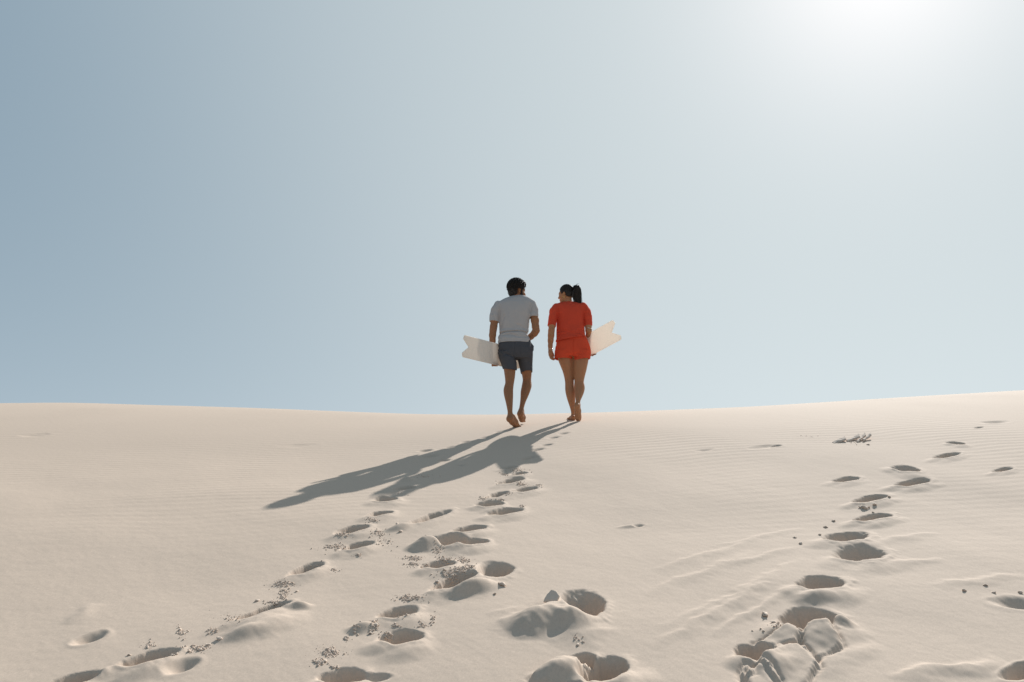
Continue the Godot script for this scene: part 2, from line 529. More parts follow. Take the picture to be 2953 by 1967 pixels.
	func into(st: SurfaceTool, first: int) -> int:     # returns how many vertices it added
		var at := PackedInt32Array()
		at.resize(d.size())
		at.fill(-1)
		var sx := 1
		var sz := nx
		var sy := nx * nz
		var count := 0
		var near := 7.0 * c
		for iy in ny - 1:
			for iz in nz - 1:
				var row := (iy * nz + iz) * nx
				for ix in nx - 1:
					var i := row + ix
					var v0 := d[i]
					if v0 > near or v0 < -near:
						continue
					var v1 := d[i + sx]
					var v2 := d[i + sz]
					var v3 := d[i + sx + sz]
					var v4 := d[i + sy]
					var v5 := d[i + sx + sy]
					var v6 := d[i + sz + sy]
					var v7 := d[i + sx + sz + sy]
					var neg := int(v0 < 0) + int(v1 < 0) + int(v2 < 0) + int(v3 < 0) + int(v4 < 0) + int(v5 < 0) + int(v6 < 0) + int(v7 < 0)
					if neg == 0 or neg == 8:
						continue
					var sum := Vector3.ZERO
					var n := 0
					if (v0 < 0) != (v1 < 0): sum += Vector3(v0 / (v0 - v1), 0, 0); n += 1
					if (v2 < 0) != (v3 < 0): sum += Vector3(v2 / (v2 - v3), 0, 1); n += 1
					if (v4 < 0) != (v5 < 0): sum += Vector3(v4 / (v4 - v5), 1, 0); n += 1
					if (v6 < 0) != (v7 < 0): sum += Vector3(v6 / (v6 - v7), 1, 1); n += 1
					if (v0 < 0) != (v2 < 0): sum += Vector3(0, 0, v0 / (v0 - v2)); n += 1
					if (v1 < 0) != (v3 < 0): sum += Vector3(1, 0, v1 / (v1 - v3)); n += 1
					if (v4 < 0) != (v6 < 0): sum += Vector3(0, 1, v4 / (v4 - v6)); n += 1
					if (v5 < 0) != (v7 < 0): sum += Vector3(1, 1, v5 / (v5 - v7)); n += 1
					if (v0 < 0) != (v4 < 0): sum += Vector3(0, v0 / (v0 - v4), 0); n += 1
					if (v1 < 0) != (v5 < 0): sum += Vector3(1, v1 / (v1 - v5), 0); n += 1
					if (v2 < 0) != (v6 < 0): sum += Vector3(0, v2 / (v2 - v6), 1); n += 1
					if (v3 < 0) != (v7 < 0): sum += Vector3(1, v3 / (v3 - v7), 1); n += 1
					var g := Vector3(v1 + v3 + v5 + v7 - v0 - v2 - v4 - v6, v4 + v5 + v6 + v7 - v0 - v1 - v2 - v3, v2 + v3 + v6 + v7 - v0 - v1 - v4 - v5)
					st.set_normal(g.normalized())
					st.add_vertex(o + (Vector3(ix, iy, iz) + sum / n) * c)
					at[i] = first + count
					count += 1
		for iy in range(1, ny - 1):
			for iz in range(1, nz - 1):
				var row := (iy * nz + iz) * nx
				for ix in range(1, nx - 1):
					var i := row + ix
					if at[i] < 0:
						continue
					var inside := d[i] < 0
					if inside != (d[i + sx] < 0):
						quad(st, at[i - sy - sz], at[i - sz], at[i], at[i - sy], inside)
					if inside != (d[i + sy] < 0):
						quad(st, at[i - sx - sz], at[i - sx], at[i], at[i - sz], inside)
					if inside != (d[i + sz] < 0):
						quad(st, at[i - sx - sy], at[i - sy], at[i], at[i - sx], inside)
		return count

	func quad(st: SurfaceTool, a: int, b: int, e: int, f: int, flip: bool) -> void:
		if a < 0 or b < 0 or e < 0 or f < 0:
			return
		for i in ([a, e, b, a, f, e] if flip else [a, b, e, a, e, f]):
			st.add_index(i)

# ------------------------------------------------------------------ helpers for things
func piece(called: String, st: SurfaceTool, m: Material, parent: Node) -> MeshInstance3D:
	var o := MeshInstance3D.new()
	o.name = called
	o.mesh = st.commit()
	o.mesh.surface_set_material(0, m)
	parent.add_child(o, true)
	return o

func describe(o: Node, label: String, category: String, group := "") -> void:
	o.set_meta("label", label)
	o.set_meta("category", category)
	if group != "":
		o.set_meta("group", group)

func start() -> SurfaceTool:
	var st := SurfaceTool.new()
	st.begin(Mesh.PRIMITIVE_TRIANGLES)
	return st

func tube(st: SurfaceTool, first: int, pts: Array, radii: Array, sides := 6) -> int:
	var n := pts.size()
	for i in n:
		var p: Vector3 = pts[i]
		var along: Vector3 = (pts[mini(i + 1, n - 1)] - pts[maxi(i - 1, 0)]).normalized()
		var a := along.cross(Vector3(0.31, 0.2, 0.93)).normalized()
		var b := along.cross(a)
		for s in sides:
			var w := TAU * s / sides
			var out := a * cos(w) + b * sin(w)
			st.set_normal(out)
			st.add_vertex(p + out * radii[i])
	for i in n - 1:
		for s in sides:
			var q := (s + 1) % sides
			var a := first + i * sides + s
			var b := first + i * sides + q
			for k in [a, a + sides, b, b, a + sides, b + sides]:
				st.add_index(k)
	return n * sides

func grain(seed_: int, freq: float, size: int, lo: Color, hi: Color, octaves := 3) -> ImageTexture:
	var n := FastNoiseLite.new()
	n.seed = seed_
	n.frequency = freq
	n.fractal_octaves = octaves
	n.noise_type = FastNoiseLite.TYPE_SIMPLEX_SMOOTH
	var src := n.get_seamless_image(size, size)
	var im := Image.create(size, size, false, Image.FORMAT_RGB8)
	for y in size:
		for x in size:
			im.set_pixel(x, y, lo.lerp(hi, src.get_pixel(x, y).r))
	return ImageTexture.create_from_image(im)

func lin(r: float, g: float, b: float) -> Color:
	return Color(r, g, b).linear_to_srgb()

func cloth(color: Color, seed_: int, vary: float, scale_: float, rough: float) -> StandardMaterial3D:
	var m := StandardMaterial3D.new()
	m.albedo_color = color
	m.albedo_texture = grain(seed_, 0.16, 256, Color(1 - vary, 1 - vary, 1 - vary), Color(1, 1, 1), 4)
	m.uv1_triplanar = true
	m.uv1_scale = Vector3.ONE * scale_
	m.roughness = rough
	m.metallic_specular = 0.25
	return m

func sand_grain() -> ImageTexture:       # grains of several sizes and shades, a few pale quartz ones
	var size := 1024
	var r := RandomNumberGenerator.new()
	r.seed = 4
	var n := FastNoiseLite.new()
	n.seed = 31
	n.frequency = 0.09
	var src := n.get_seamless_image(size, size)
	var bytes := PackedByteArray()
	bytes.resize(size * size * 3)
	var k := 0
	var coarse := src.get_data()
	var step := coarse.size() / (size * size)
	for i in size * size:
		var v := 0.86 + 0.10 * r.randf() + 0.07 * (coarse[i * step] / 255.0 - 0.5)
		if r.randf() < 0.0012:
			v = 1.0
		elif r.randf() < 0.006:
			v *= 0.82
		bytes[k] = int(clampf(v, 0, 1) * 255)
		bytes[k + 1] = int(clampf(v * 0.995, 0, 1) * 255)
		bytes[k + 2] = int(clampf(v * 0.985, 0, 1) * 255)
		k += 3
	return ImageTexture.create_from_image(Image.create_from_data(size, size, false, Image.FORMAT_RGB8, bytes))

func crease(p: Vector2, line: Array) -> float:      # distance in enlarged pixels to a drawn line
	var best := 1e9
	for i in line.size() - 1:
		var a := Vector2(line[i][0], line[i][1])
		var b := Vector2(line[i + 1][0], line[i + 1][1])
		best = minf(best, p.distance_to(Geometry2D.get_closest_point_to_segment(p, a, b)))
	return best

# rings of a loft from rows of [zoom y, left x, right x, metres ahead, half depth]
func rings(rows: Array, t0: float, grow := 0.0) -> Array:
	var list := []
	for r in rows:
		var a := zspot(r[1], r[0], t0 + r[3])
		var b := zspot(r[2], r[0], t0 + r[3])
		list.append([(a + b) * 0.5, (b.x - a.x) * 0.5 + grow, r[4] + grow])
	return list

func joints(rows: Array, t0: float) -> Array:       # [zoom x, zoom y, metres ahead, radius]
	var list := []
	for r in rows:
		list.append([zspot(r[0], r[1], t0 + r[2]), r[3]])
	return list

func bounds(list: Array, margin: float) -> AABB:
	var b := AABB(list[0], Vector3.ZERO)
	for p in list:
		b = b.expand(p)
	return b.grow(margin)

# ------------------------------------------------------------------ heads
func head_turn(yaw: float, nod: float, tilt: float) -> Basis:      # local z is where the face looks, x the person's left
	return Basis(Vector3.UP, PI - yaw) * Basis(Vector3.RIGHT, nod) * Basis(Vector3.BACK, tilt)

func skull(at: Vector3, b: Basis, size: float, st: SurfaceTool, first: int, neck_to: Vector3, neck_r: float) -> int:
	var f := Field.new(at - Vector3.ONE * 0.19, at + Vector3.ONE * 0.19, 0.0045)
	var L := func(x: float, y: float, z: float) -> Vector3: return at + b * (Vector3(x, y, z) * size)
	f.ell(L.call(0, .035, -.012), Vector3(.074, .092, .094) * size, b, .01)
	f.ell(L.call(0, -.02, .03), Vector3(.060, .085, .062) * size, b, .03)
	f.cap(L.call(-.03, -.075, .03), L.call(0, -.098, .066), .026 * size, .02 * size, .03)
	f.cap(L.call(.03, -.075, .03), L.call(0, -.098, .066), .026 * size, .02 * size, .03)
	f.cap(L.call(0, .012, .086), L.call(0, -.03, .108), .009 * size, .0125 * size, .012)
	f.cap(L.call(-.011, -.033, .096), L.call(.011, -.033, .096), .009 * size, .009 * size, .008)
	f.cap(L.call(-.035, .022, .074), L.call(.035, .022, .074), .012 * size, .012 * size, .02)
	f.cap(L.call(-.02, -.062, .085), L.call(.02, -.062, .085), .008 * size, .008 * size, .012)
	f.cap(L.call(-.016, -.071, .084), L.call(.016, -.071, .084), .007 * size, .007 * size, .01)
	for s in [-1.0, 1.0]:
		f.ell(L.call(s * .031, .004, .08), Vector3.ONE * .011 * size, b, .006)
		f.ell(L.call(s * .05, -.028, .055), Vector3(.02, .02, .024) * size, b, .02)
		var tilt_ear := b * Basis(Vector3.UP, s * -0.5)
		f.ell(L.call(s * .081, -.004, -.012), Vector3(.007, .031, .018) * size, tilt_ear, .004)
		f.ell(L.call(s * .079, -.028, -.004), Vector3(.006, .011, .010) * size, tilt_ear, .005)
	f.cap(L.call(0, -.04, -.03), neck_to, neck_r, neck_r * 1.04, .03)
	for s in [-1.0, 1.0]:
		# the bowl of the ear
		var e: Vector3 = L.call(s * .089, -.004, -.010)
		f.span(e - Vector3.ONE * .03, e + Vector3.ONE * .03)
		for iy in range(f.iy0, f.iy1 + 1):
			for iz in range(f.iz0, f.iz1 + 1):
				for ix in range(f.ix0, f.ix1 + 1):
					var i := (iy * f.nz + iz) * f.nx + ix
					f.d[i] = maxf(f.d[i], .011 * size - (f.o + Vector3(ix, iy, iz) * f.c - e).length())
	return f.into(st, first)

# ------------------------------------------------------------------ the man
func man(t0: float, base_at: Vector3, mats: Dictionary) -> Node3D:
	var root := Node3D.new()
	root.name = "person"
	root.position = base_at
	add_child(root)
	describe(root, "barefoot man with curly dark hair in grey t-shirt and dark shorts, walking", "person")
	var off := Transform3D(Basis(), -base_at)
	var cuts := []
	var left_leg := [[690, 420, 530, .12, .085], [780, 415, 535, .115, .085], [850, 424, 540, .11, .085], [905, 430, 545, .1, .085], [960, 437, 543, .09, .085], [1010, 444, 538, .07, .074], [1060, 447, 530, .05, .064], [1095, 437, 525, .03, .064], [1130, 431, 522, .01, .066], [1180, 437, 522, -.02, .063], [1230, 449, 520, -.05, .052], [1280, 460, 518, -.075, .043], [1330, 469, 516, -.09, .038], [1385, 472, 522, -.1, .04]]
	var right_leg := [[690, 555, 665, .14, .085], [780, 575, 680, .17, .085], [850, 588, 690, .2, .085], [905, 594, 694, .23, .085], [950, 598, 697, .25, .085], [990, 606, 695, .265, .075], [1030, 612, 692, .27, .064], [1060, 608, 695, .26, .064], [1090, 602, 696, .24, .066], [1140, 593, 682, .21, .062], [1190, 591, 662, .18, .052], [1240, 587, 640, .15, .043], [1290, 580, 625, .12, .037], [1330, 573, 618, .1, .037]]
	var trunk := [[285, 455, 655, .165, .07], [330, 405, 685, .16, .088], [400, 412, 668, .155, .095], [500, 414, 652, .15, .095], [600, 410, 648, .14, .09], [680, 412, 665, .13, .09], [760, 412, 675, .13, .095], [815, 420, 680, .14, .085]]
	var all := [zspot(300, 90, t0 - .2), zspot(780, 1490, t0 + .5), zspot(300, 1490, t0 + .5), zspot(780, 90, t0 - .2)]
	var box := bounds(all, .06)
	var f := Field.new(box.position - base_at, box.end - base_at, 0.009)
	var R := func(list: Array) -> Array:
		for r in list:
			r[0] = off * r[0]
		return list
	f.loft(R.call(rings(trunk, t0)), .02)
	f.loft(R.call(rings(left_leg, t0)), .035)
	f.loft(R.call(rings(right_leg, t0)), .035)
	# feet: the left one pushes off, the right one swings
	f.chain(R.call(joints([[496, 1372, -.105, .033], [490, 1398, -.125, .037], [515, 1428, -.06, .034], [540, 1456, .0, .027], [566, 1462, .04, .018]], t0)), .022)
	f.chain(R.call(joints([[520, 1380, -.07, .03], [545, 1425, -.02, .028], [566, 1456, .03, .02]], t0)), .022)
	for toe in [[592, 1467, .045, .0115, 575, 1458], [582, 1471, .055, .0095, 562, 1461], [570, 1474, .055, .009, 552, 1462], [557, 1477, .05, .0085, 542, 1463], [543, 1479, .04, .008, 532, 1464]]:
		f.chain(R.call(joints([[toe[4], toe[5], toe[2] - .03, toe[3] * 1.2], [toe[0], toe[1], toe[2], toe[3]]], t0)), .006)
	f.chain(R.call(joints([[597, 1325, .1, .033], [590, 1350, .075, .036], [597, 1384, .12, .032], [603, 1404, .18, .029], [612, 1412, .23, .018]], t0)), .022)
	f.chain(R.call(joints([[604, 1335, .13, .028], [618, 1384, .18, .026], [622, 1406, .22, .018]], t0)), .022)
	for toe in [[632, 1421, .26, .0115, 622, 1411], [622, 1424, .27, .0095, 614, 1412], [611, 1426, .265, .009, 605, 1412], [600, 1426, .25, .0085, 596, 1411], [589, 1424, .235, .008, 588, 1410]]:
		f.chain(R.call(joints([[toe[4], toe[5], toe[2] - .04, toe[3] * 1.2], [toe[0], toe[1], toe[2], toe[3]]], t0)), .006)
	# arms
	f.chain(R.call(joints([[390, 350, .16, .042], [362, 400, .15, .046], [347, 470, .135, .047], [338, 530, .13, .043], [333, 565, .13, .041], [328, 610, .14, .041], [328, 660, .15, .036], [334, 750, .165, .03], [341, 810, .17, .026], [347, 850, .165, .024]], t0)), .02)
	f.chain(R.call(joints([[690, 350, .155, .042], [716, 400, .14, .046], [727, 470, .13, .048], [733, 530, .13, .043], [741, 566, .13, .039], [722, 592, .16, .041], [690, 622, .215, .037], [655, 655, .27, .03], [635, 675, .31, .026]], t0)), .02)
	var st := start()
	var n := f.into(st, 0)
	# hands
	var h := Field.new(off * zspot(300, 930, t0 + .32) - Vector3(0, .0, .0), off * zspot(410, 800, t0 - .02), 0.0035)
	h.cap(off * zspot(341, 820, t0 + .17), off * zspot(347, 856, t0 + .165), .024, .022, .012)
	h.chain(R.call(joints([[334, 862, .165, .016], [338, 884, .158, .015]], t0)), .01)
	h.chain(R.call(joints([[360, 862, .175, .016], [362, 884, .17, .015]], t0)), .01)
	h.chain(R.call(joints([[347, 858, .17, .018], [350, 884, .165, .016]], t0)), .01)
	var k := 0
	for fx in [327, 342, 357, 370]:
		var wrap_t := .113 + k * .018
		h.chain(R.call(joints([[fx + 3, 880, wrap_t + .05, .0115], [fx, 896, wrap_t + .02, .0108], [fx - 1, 891 + k, wrap_t - .012, .0102], [fx + 1, 868 + k * 2, wrap_t - .022, .0092]], t0)), .004)
		k += 1
	h.chain(R.call(joints([[352, 850, .18, .0125], [366, 838, .2, .011], [374, 824, .205, .0095]], t0)), .006)
	n += h.into(st, n)
	var h2 := Field.new(off * zspot(560, 730, t0 + .48), off * zspot(660, 650, t0 + .25), 0.0035)
	h2.cap(off * zspot(640, 670, t0 + .3), off * zspot(615, 690, t0 + .345), .024, .028, .012)
	for i in 4:
		h2.chain(R.call(joints([[612 - i * 2, 680 + i * 8, .35, .011], [598, 688 + i * 8, .38, .0105], [594, 692 + i * 8, .4, .0095], [604, 694 + i * 8, .41, .0085]], t0)), .004)
	h2.chain(R.call(joints([[620, 676, .335, .0125], [606, 670, .365, .011], [598, 674, .385, .0095]], t0)), .006)
	n += h2.into(st, n)
	# head
	var head_at: Vector3 = off * zspot(562, 194, t0 + .205)
	var hb := head_turn(deg_to_rad(63), deg_to_rad(4), deg_to_rad(3))
	n += skull(head_at, hb, 1.0, st, n, off * zspot(572, 290, t0 + .165), .054)
	piece("body", st, mats.skin_man, root)

	# t-shirt
	var sb := bounds([zspot(280, 220, t0 - .1), zspot(770, 720, t0 + .4), zspot(280, 720, t0 + .4), zspot(770, 220, t0 - .1)], .04)
	var s := Field.new(sb.position - base_at, sb.end - base_at, 0.006)
	s.loft(R.call(rings([[236, 520, 632, .18, .05], [247, 484, 655, .18, .066], [263, 444, 688, .175, .082], [285, 404, 714, .17, .097], [310, 378, 724, .165, .107], [345, 376, 716, .16, .116], [400, 386, 698, .155, .124], [480, 389, 678, .15, .124], [560, 388, 667, .145, .122], [600, 386, 667, .14, .128], [650, 380, 681, .132, .138], [720, 378, 690, .13, .142]], t0)), .012)
	s.chain(R.call(joints([[384, 330, .16, .062], [362, 375, .155, .064], [349, 430, .145, .060], [338, 520, .13, .058]], t0)), .018)
	s.chain(R.call(joints([[696, 325, .155, .062], [711, 375, .145, .060], [717, 420, .13, .055], [720, 490, .11, .052]], t0)), .018)
	var axis := (zspot(338, 520, t0 + .13) - zspot(349, 430, t0 + .145)).normalized()
	var cut: Vector3 = off * zspot(341, 484, t0 + .135)
	cuts.append([cut, axis, cut - Vector3(.1, .16, .12), cut + Vector3(.054, .06, .12), .025, .012])
	axis = (zspot(722, 490, t0 + .11) - zspot(716, 420, t0 + .13)).normalized()
	cut = off * zspot(718, 440, t0 + .12)
	cuts.append([cut, axis, cut - Vector3(.046, .16, .12), cut + Vector3(.1, .06, .12), .025, .012])
	cut = off * zspot(535, 668, t0 + .0)
	cuts.append([cut, Vector3.DOWN, cut - Vector3(.3, .2, .4), cut + Vector3(.3, .06, .4), .05, .013])
	var folds := [[[[378, 612], [400, 592], [440, 578], [500, 572], [570, 570], [625, 577], [655, 592], [676, 622]], 6.0, .022], [[[392, 580], [400, 545], [398, 515]], 8.0, .004], [[[400, 590], [412, 520], [425, 470], [440, 420]], 9.0, .009], [[[668, 590], [640, 555], [600, 525], [560, 510]], 9.0, .009], [[[365, 345], [388, 420], [392, 470]], 9.0, .003], [[[694, 335], [690, 390], [682, 430]], 8.0, .003], [[[420, 608], [500, 600], [570, 622], [650, 625]], 8.0, .009], [[[380, 650], [392, 660], [400, 684]], 7.0, .008], [[[400, 330], [392, 390]], 8.0, .004], [[[330, 400], [345, 440], [352, 470]], 8.0, .004], [[[480, 262], [540, 274], [600, 272], [650, 262]], 7.0, .003], [[[720, 360], [712, 400]], 7.0, .004], [[[440, 650], [540, 655], [640, 645]], 9.0, .004]]
	s.each(func(p: Vector3) -> float:
		var w := p + base_at
		var z := to_zoom(w)
		var v := .008 * mid_noise.get_noise_3d(w.x * 2.6 + w.y * 1.3, w.y * 1.5, w.z * 2.0) + .003 * mid_noise.get_noise_3d(w.x * 7.0, w.y * 5.0, w.z * 7.0)
		if -w.z < t0 + .17:
			for fo in folds:
				var dd := crease(z, fo[0])
				if dd < fo[1] * 2.2:
					v += fo[2] * exp(-dd * dd / (fo[1] * fo[1]))
			if z.y < 604.0 and z.y > 540.0 and z.x > 390 and z.x < 668:
				v -= .011 * smoothstep(540.0, 572.0, z.y) * (1.0 - smoothstep(572.0, 604.0, z.y))
		return v)
	for q in cuts:
		s.open(q[0], q[1], q[2], q[3], q[4], q[5])
	cuts.clear()
	st = start()
	s.into(st, 0)
	piece("t_shirt", st, mats.grey_cloth, root)

	# shorts
	sb = bounds([zspot(360, 630, t0 - .1), zspot(730, 990, t0 + .45), zspot(360, 990, t0 + .45), zspot(730, 630, t0 - .1)], .04)
	s = Field.new(sb.position - base_at, sb.end - base_at, 0.006)
	s.loft(R.call(rings([[640, 394, 676, .13, .118], [670, 390, 688, .13, .128], [700, 383, 697, .13, .136], [745, 377, 705, .13, .143], [790, 381, 708, .135, .138], [830, 395, 705, .14, .12]], t0)), .012)
	s.loft(R.call(rings([[770, 379, 545, .12, .125], [830, 390, 552, .115, .122], [880, 408, 556, .11, .114], [930, 424, 557, .1, .106], [985, 436, 557, .085, .102]], t0)), .016)
	s.loft(R.call(rings([[770, 558, 708, .15, .125], [830, 563, 707, .185, .122], [880, 573, 705, .215, .114], [930, 586, 705, .24, .106], [985, 596, 705, .265, .1]], t0)), .016)
	cut = off * zspot(492, 930, t0 + .0)
	cuts.append([cut, Vector3(-.10, -1, -.1).normalized(), cut - Vector3(.12, .16, .32), cut + Vector3(.083, .05, .12), .045, .013])
	cut = off * zspot(645, 940, t0 + .14)
	cuts.append([cut, Vector3(.12, -1, .12).normalized(), cut - Vector3(.102, .16, .3), cut + Vector3(.1, .05, .2), .045, .013])
	var pocket := PackedVector2Array([Vector2(585, 704), Vector2(690, 700), Vector2(692, 795), Vector2(645, 815), Vector2(592, 796)])
	folds = [[[[536, 672], [537, 730], [540, 775], [551, 800], [555, 850]], 3.0, .006], [[[382, 730], [420, 762], [470, 790], [530, 815], [552, 850]], 9.0, .010], [[[384, 765], [430, 785], [480, 795]], 7.0, .006], [[[385, 795], [420, 800], [450, 797]], 7.0, .005], [[[388, 700], [410, 730], [440, 748]], 7.0, .004], [[[430, 945], [480, 916], [552, 912]], 2.5, .003], [[[592, 926], [645, 935], [704, 905]], 2.5, .003], [[[585, 704], [690, 700], [692, 795], [645, 815], [592, 796], [585, 704]], 2.5, .004], [[[586, 716], [690, 712]], 2.0, .003], [[[650, 850], [680, 870], [700, 900]], 8.0, .005], [[[560, 800], [580, 850], [570, 900]], 10.0, .006]]
	s.each(func(p: Vector3) -> float:
		var w := p + base_at
		var z := to_zoom(w)
		var v := .003 * mid_noise.get_noise_3d(w.x * 4.0, w.y * 3.0, w.z * 4.0)
		if -w.z < t0 + .2:
			for fo in folds:
				var dd := crease(z, fo[0])
				if dd < fo[1] * 2.2 + 4.0:
					v += fo[2] * exp(-dd * dd / (fo[1] * fo[1] + 6.0))
			if Geometry2D.is_point_in_polygon(z, pocket):
				v -= .003
		return v)
	# the sagging side pocket
	s.chain(R.call(joints([[690, 690, .12, .012], [706, 715, .12, .013], [707, 750, .12, .012]], t0)), .008)
	for q in cuts:
		s.open(q[0], q[1], q[2], q[3], q[4], q[5])
	cuts.clear()
	st = start()
	s.into(st, 0)
	piece("shorts", st, mats.dark_cloth, root)

	# hair: a thick cap of curls, and the beard
	st = start()
	var hf := Field.new(head_at - Vector3.ONE * .19, head_at + Vector3.ONE * .19, 0.0055)
	hf.ell(head_at + hb * Vector3(0, .042, -.022), Vector3(.094, .103, .108), hb, .01)
	hf.ell(head_at + hb * Vector3(0, .1, .03), Vector3(.075, .048, .075), hb, .03)
	hf.ell(head_at + hb * Vector3(0, -.02, -.055), Vector3(.078, .075, .062), hb, .03)
	var inv := hb.inverse()
	var ears := [head_at + hb * Vector3(.084, -.006, -.008), head_at + hb * Vector3(-.084, -.006, -.008)]
	for i in hf.d.size():
		if absf(hf.d[i]) < .06:
			var ix := i % hf.nx
			var iz := (i / hf.nx) % hf.nz
			var iy := i / (hf.nx * hf.nz)
			var p := hf.o + Vector3(ix, iy, iz) * hf.c
			var q := inv * (p - head_at)
			var v := hf.d[i] + .013 * fine_noise.get_noise_3d(p.x * 2.2, p.y * 2.2, p.z * 2.2) + .006 * fine_noise.get_noise_3d(p.x * 5.0, p.y * 5.0, p.z * 5.0)
			# hairline: clear of the face, of the ears and of the nape
			var face := minf(q.z - lerpf(.052, .082, clampf((q.y - .02) / .07, 0.0, 1.0)), .072 - q.y)
			var side := minf(q.z + .03 - clampf(q.y + .02, 0.0, .05) * 1.6, -.03 - q.y + .03)
			v = maxf(v, face)
			v = maxf(v, side)
			v = maxf(v, -.055 - q.y - clampf(-q.z - .03, 0.0, .05) * .9)
			for e in ears:
				v = maxf(v, .033 - Vector3(p - e).length())
			hf.d[i] = v
	n = hf.into(st, 0)
	rng.seed = 71
	for i in 900:
		var dir := Vector3(rng.randfn(), rng.randfn() * .8 + .3, rng.randfn()).normalized()
		var q := Vector3(0, .047, -.02) + dir * Vector3(.097, .108, .112)
		if dir.y < -.75 or (dir.y < -.2 and dir.z > -.3) or (q.y < .07 and q.z > .045) or (absf(q.x) > .06 and q.y < .03 and q.z > -.04):
			continue
		var c := head_at + hb * q
		var up := (hb * dir).normalized()
		var a := up.cross(Vector3(rng.randfn(), rng.randfn(), rng.randfn())).normalized()
		var bb := up.cross(a)
		var rr := rng.randf_range(.008, .017)
		var pts := []
		var rad := []
		for j in 8:
			var w := j * .95 + rng.randf() * .2
			pts.append(c + a * cos(w) * rr + bb * sin(w) * rr + up * (j * .0030 - .006))
			rad.append(.0030 if j < 6 else .0016)
		n += tube(st, n, pts, rad, 4)
	piece("hair", st, mats.hair_man, root)
	st = start()
	hf = Field.new(head_at - Vector3.ONE * .16, head_at + Vector3.ONE * .16, 0.005)
	for sd in [-1.0, 1.0]:
		hf.chain([[head_at + hb * Vector3(sd * .070, .01, .022), .011], [head_at + hb * Vector3(sd * .066, -.04, .028), .014], [head_at + hb * Vector3(sd * .05, -.078, .045), .022], [head_at + hb * Vector3(0, -.1, .072), .025]], .012)
		hf.cap(head_at + hb * Vector3(sd * .03, -.058, .084), head_at + hb * Vector3(0, -.05, .094), .009, .009, .01)
	hf.each(func(p: Vector3) -> float: return .004 * fine_noise.get_noise_3d(p.x * 4.0, p.y * 4.0, p.z * 4.0))
	hf.into(st, 0)
	piece("beard", st, mats.hair_man, root)
	eyes(head_at, hb, 1.0, root, mats)
	return root

func eyes(at: Vector3, b: Basis, size: float, root: Node, mats: Dictionary) -> void:
	for s in [-1.0, 1.0]:
		var st := start()
		var f := Field.new(at + b * (Vector3(s * .031, .004, .083) * size) - Vector3.ONE * .016, at + b * (Vector3(s * .031, .004, .083) * size) + Vector3.ONE * .016, .002)
		f.ell(at + b * (Vector3(s * .031, .004, .084) * size), Vector3(.0105, .0055, .009) * size, b, .001)
		f.into(st, 0)
		piece("eye", st, mats.eye, root)

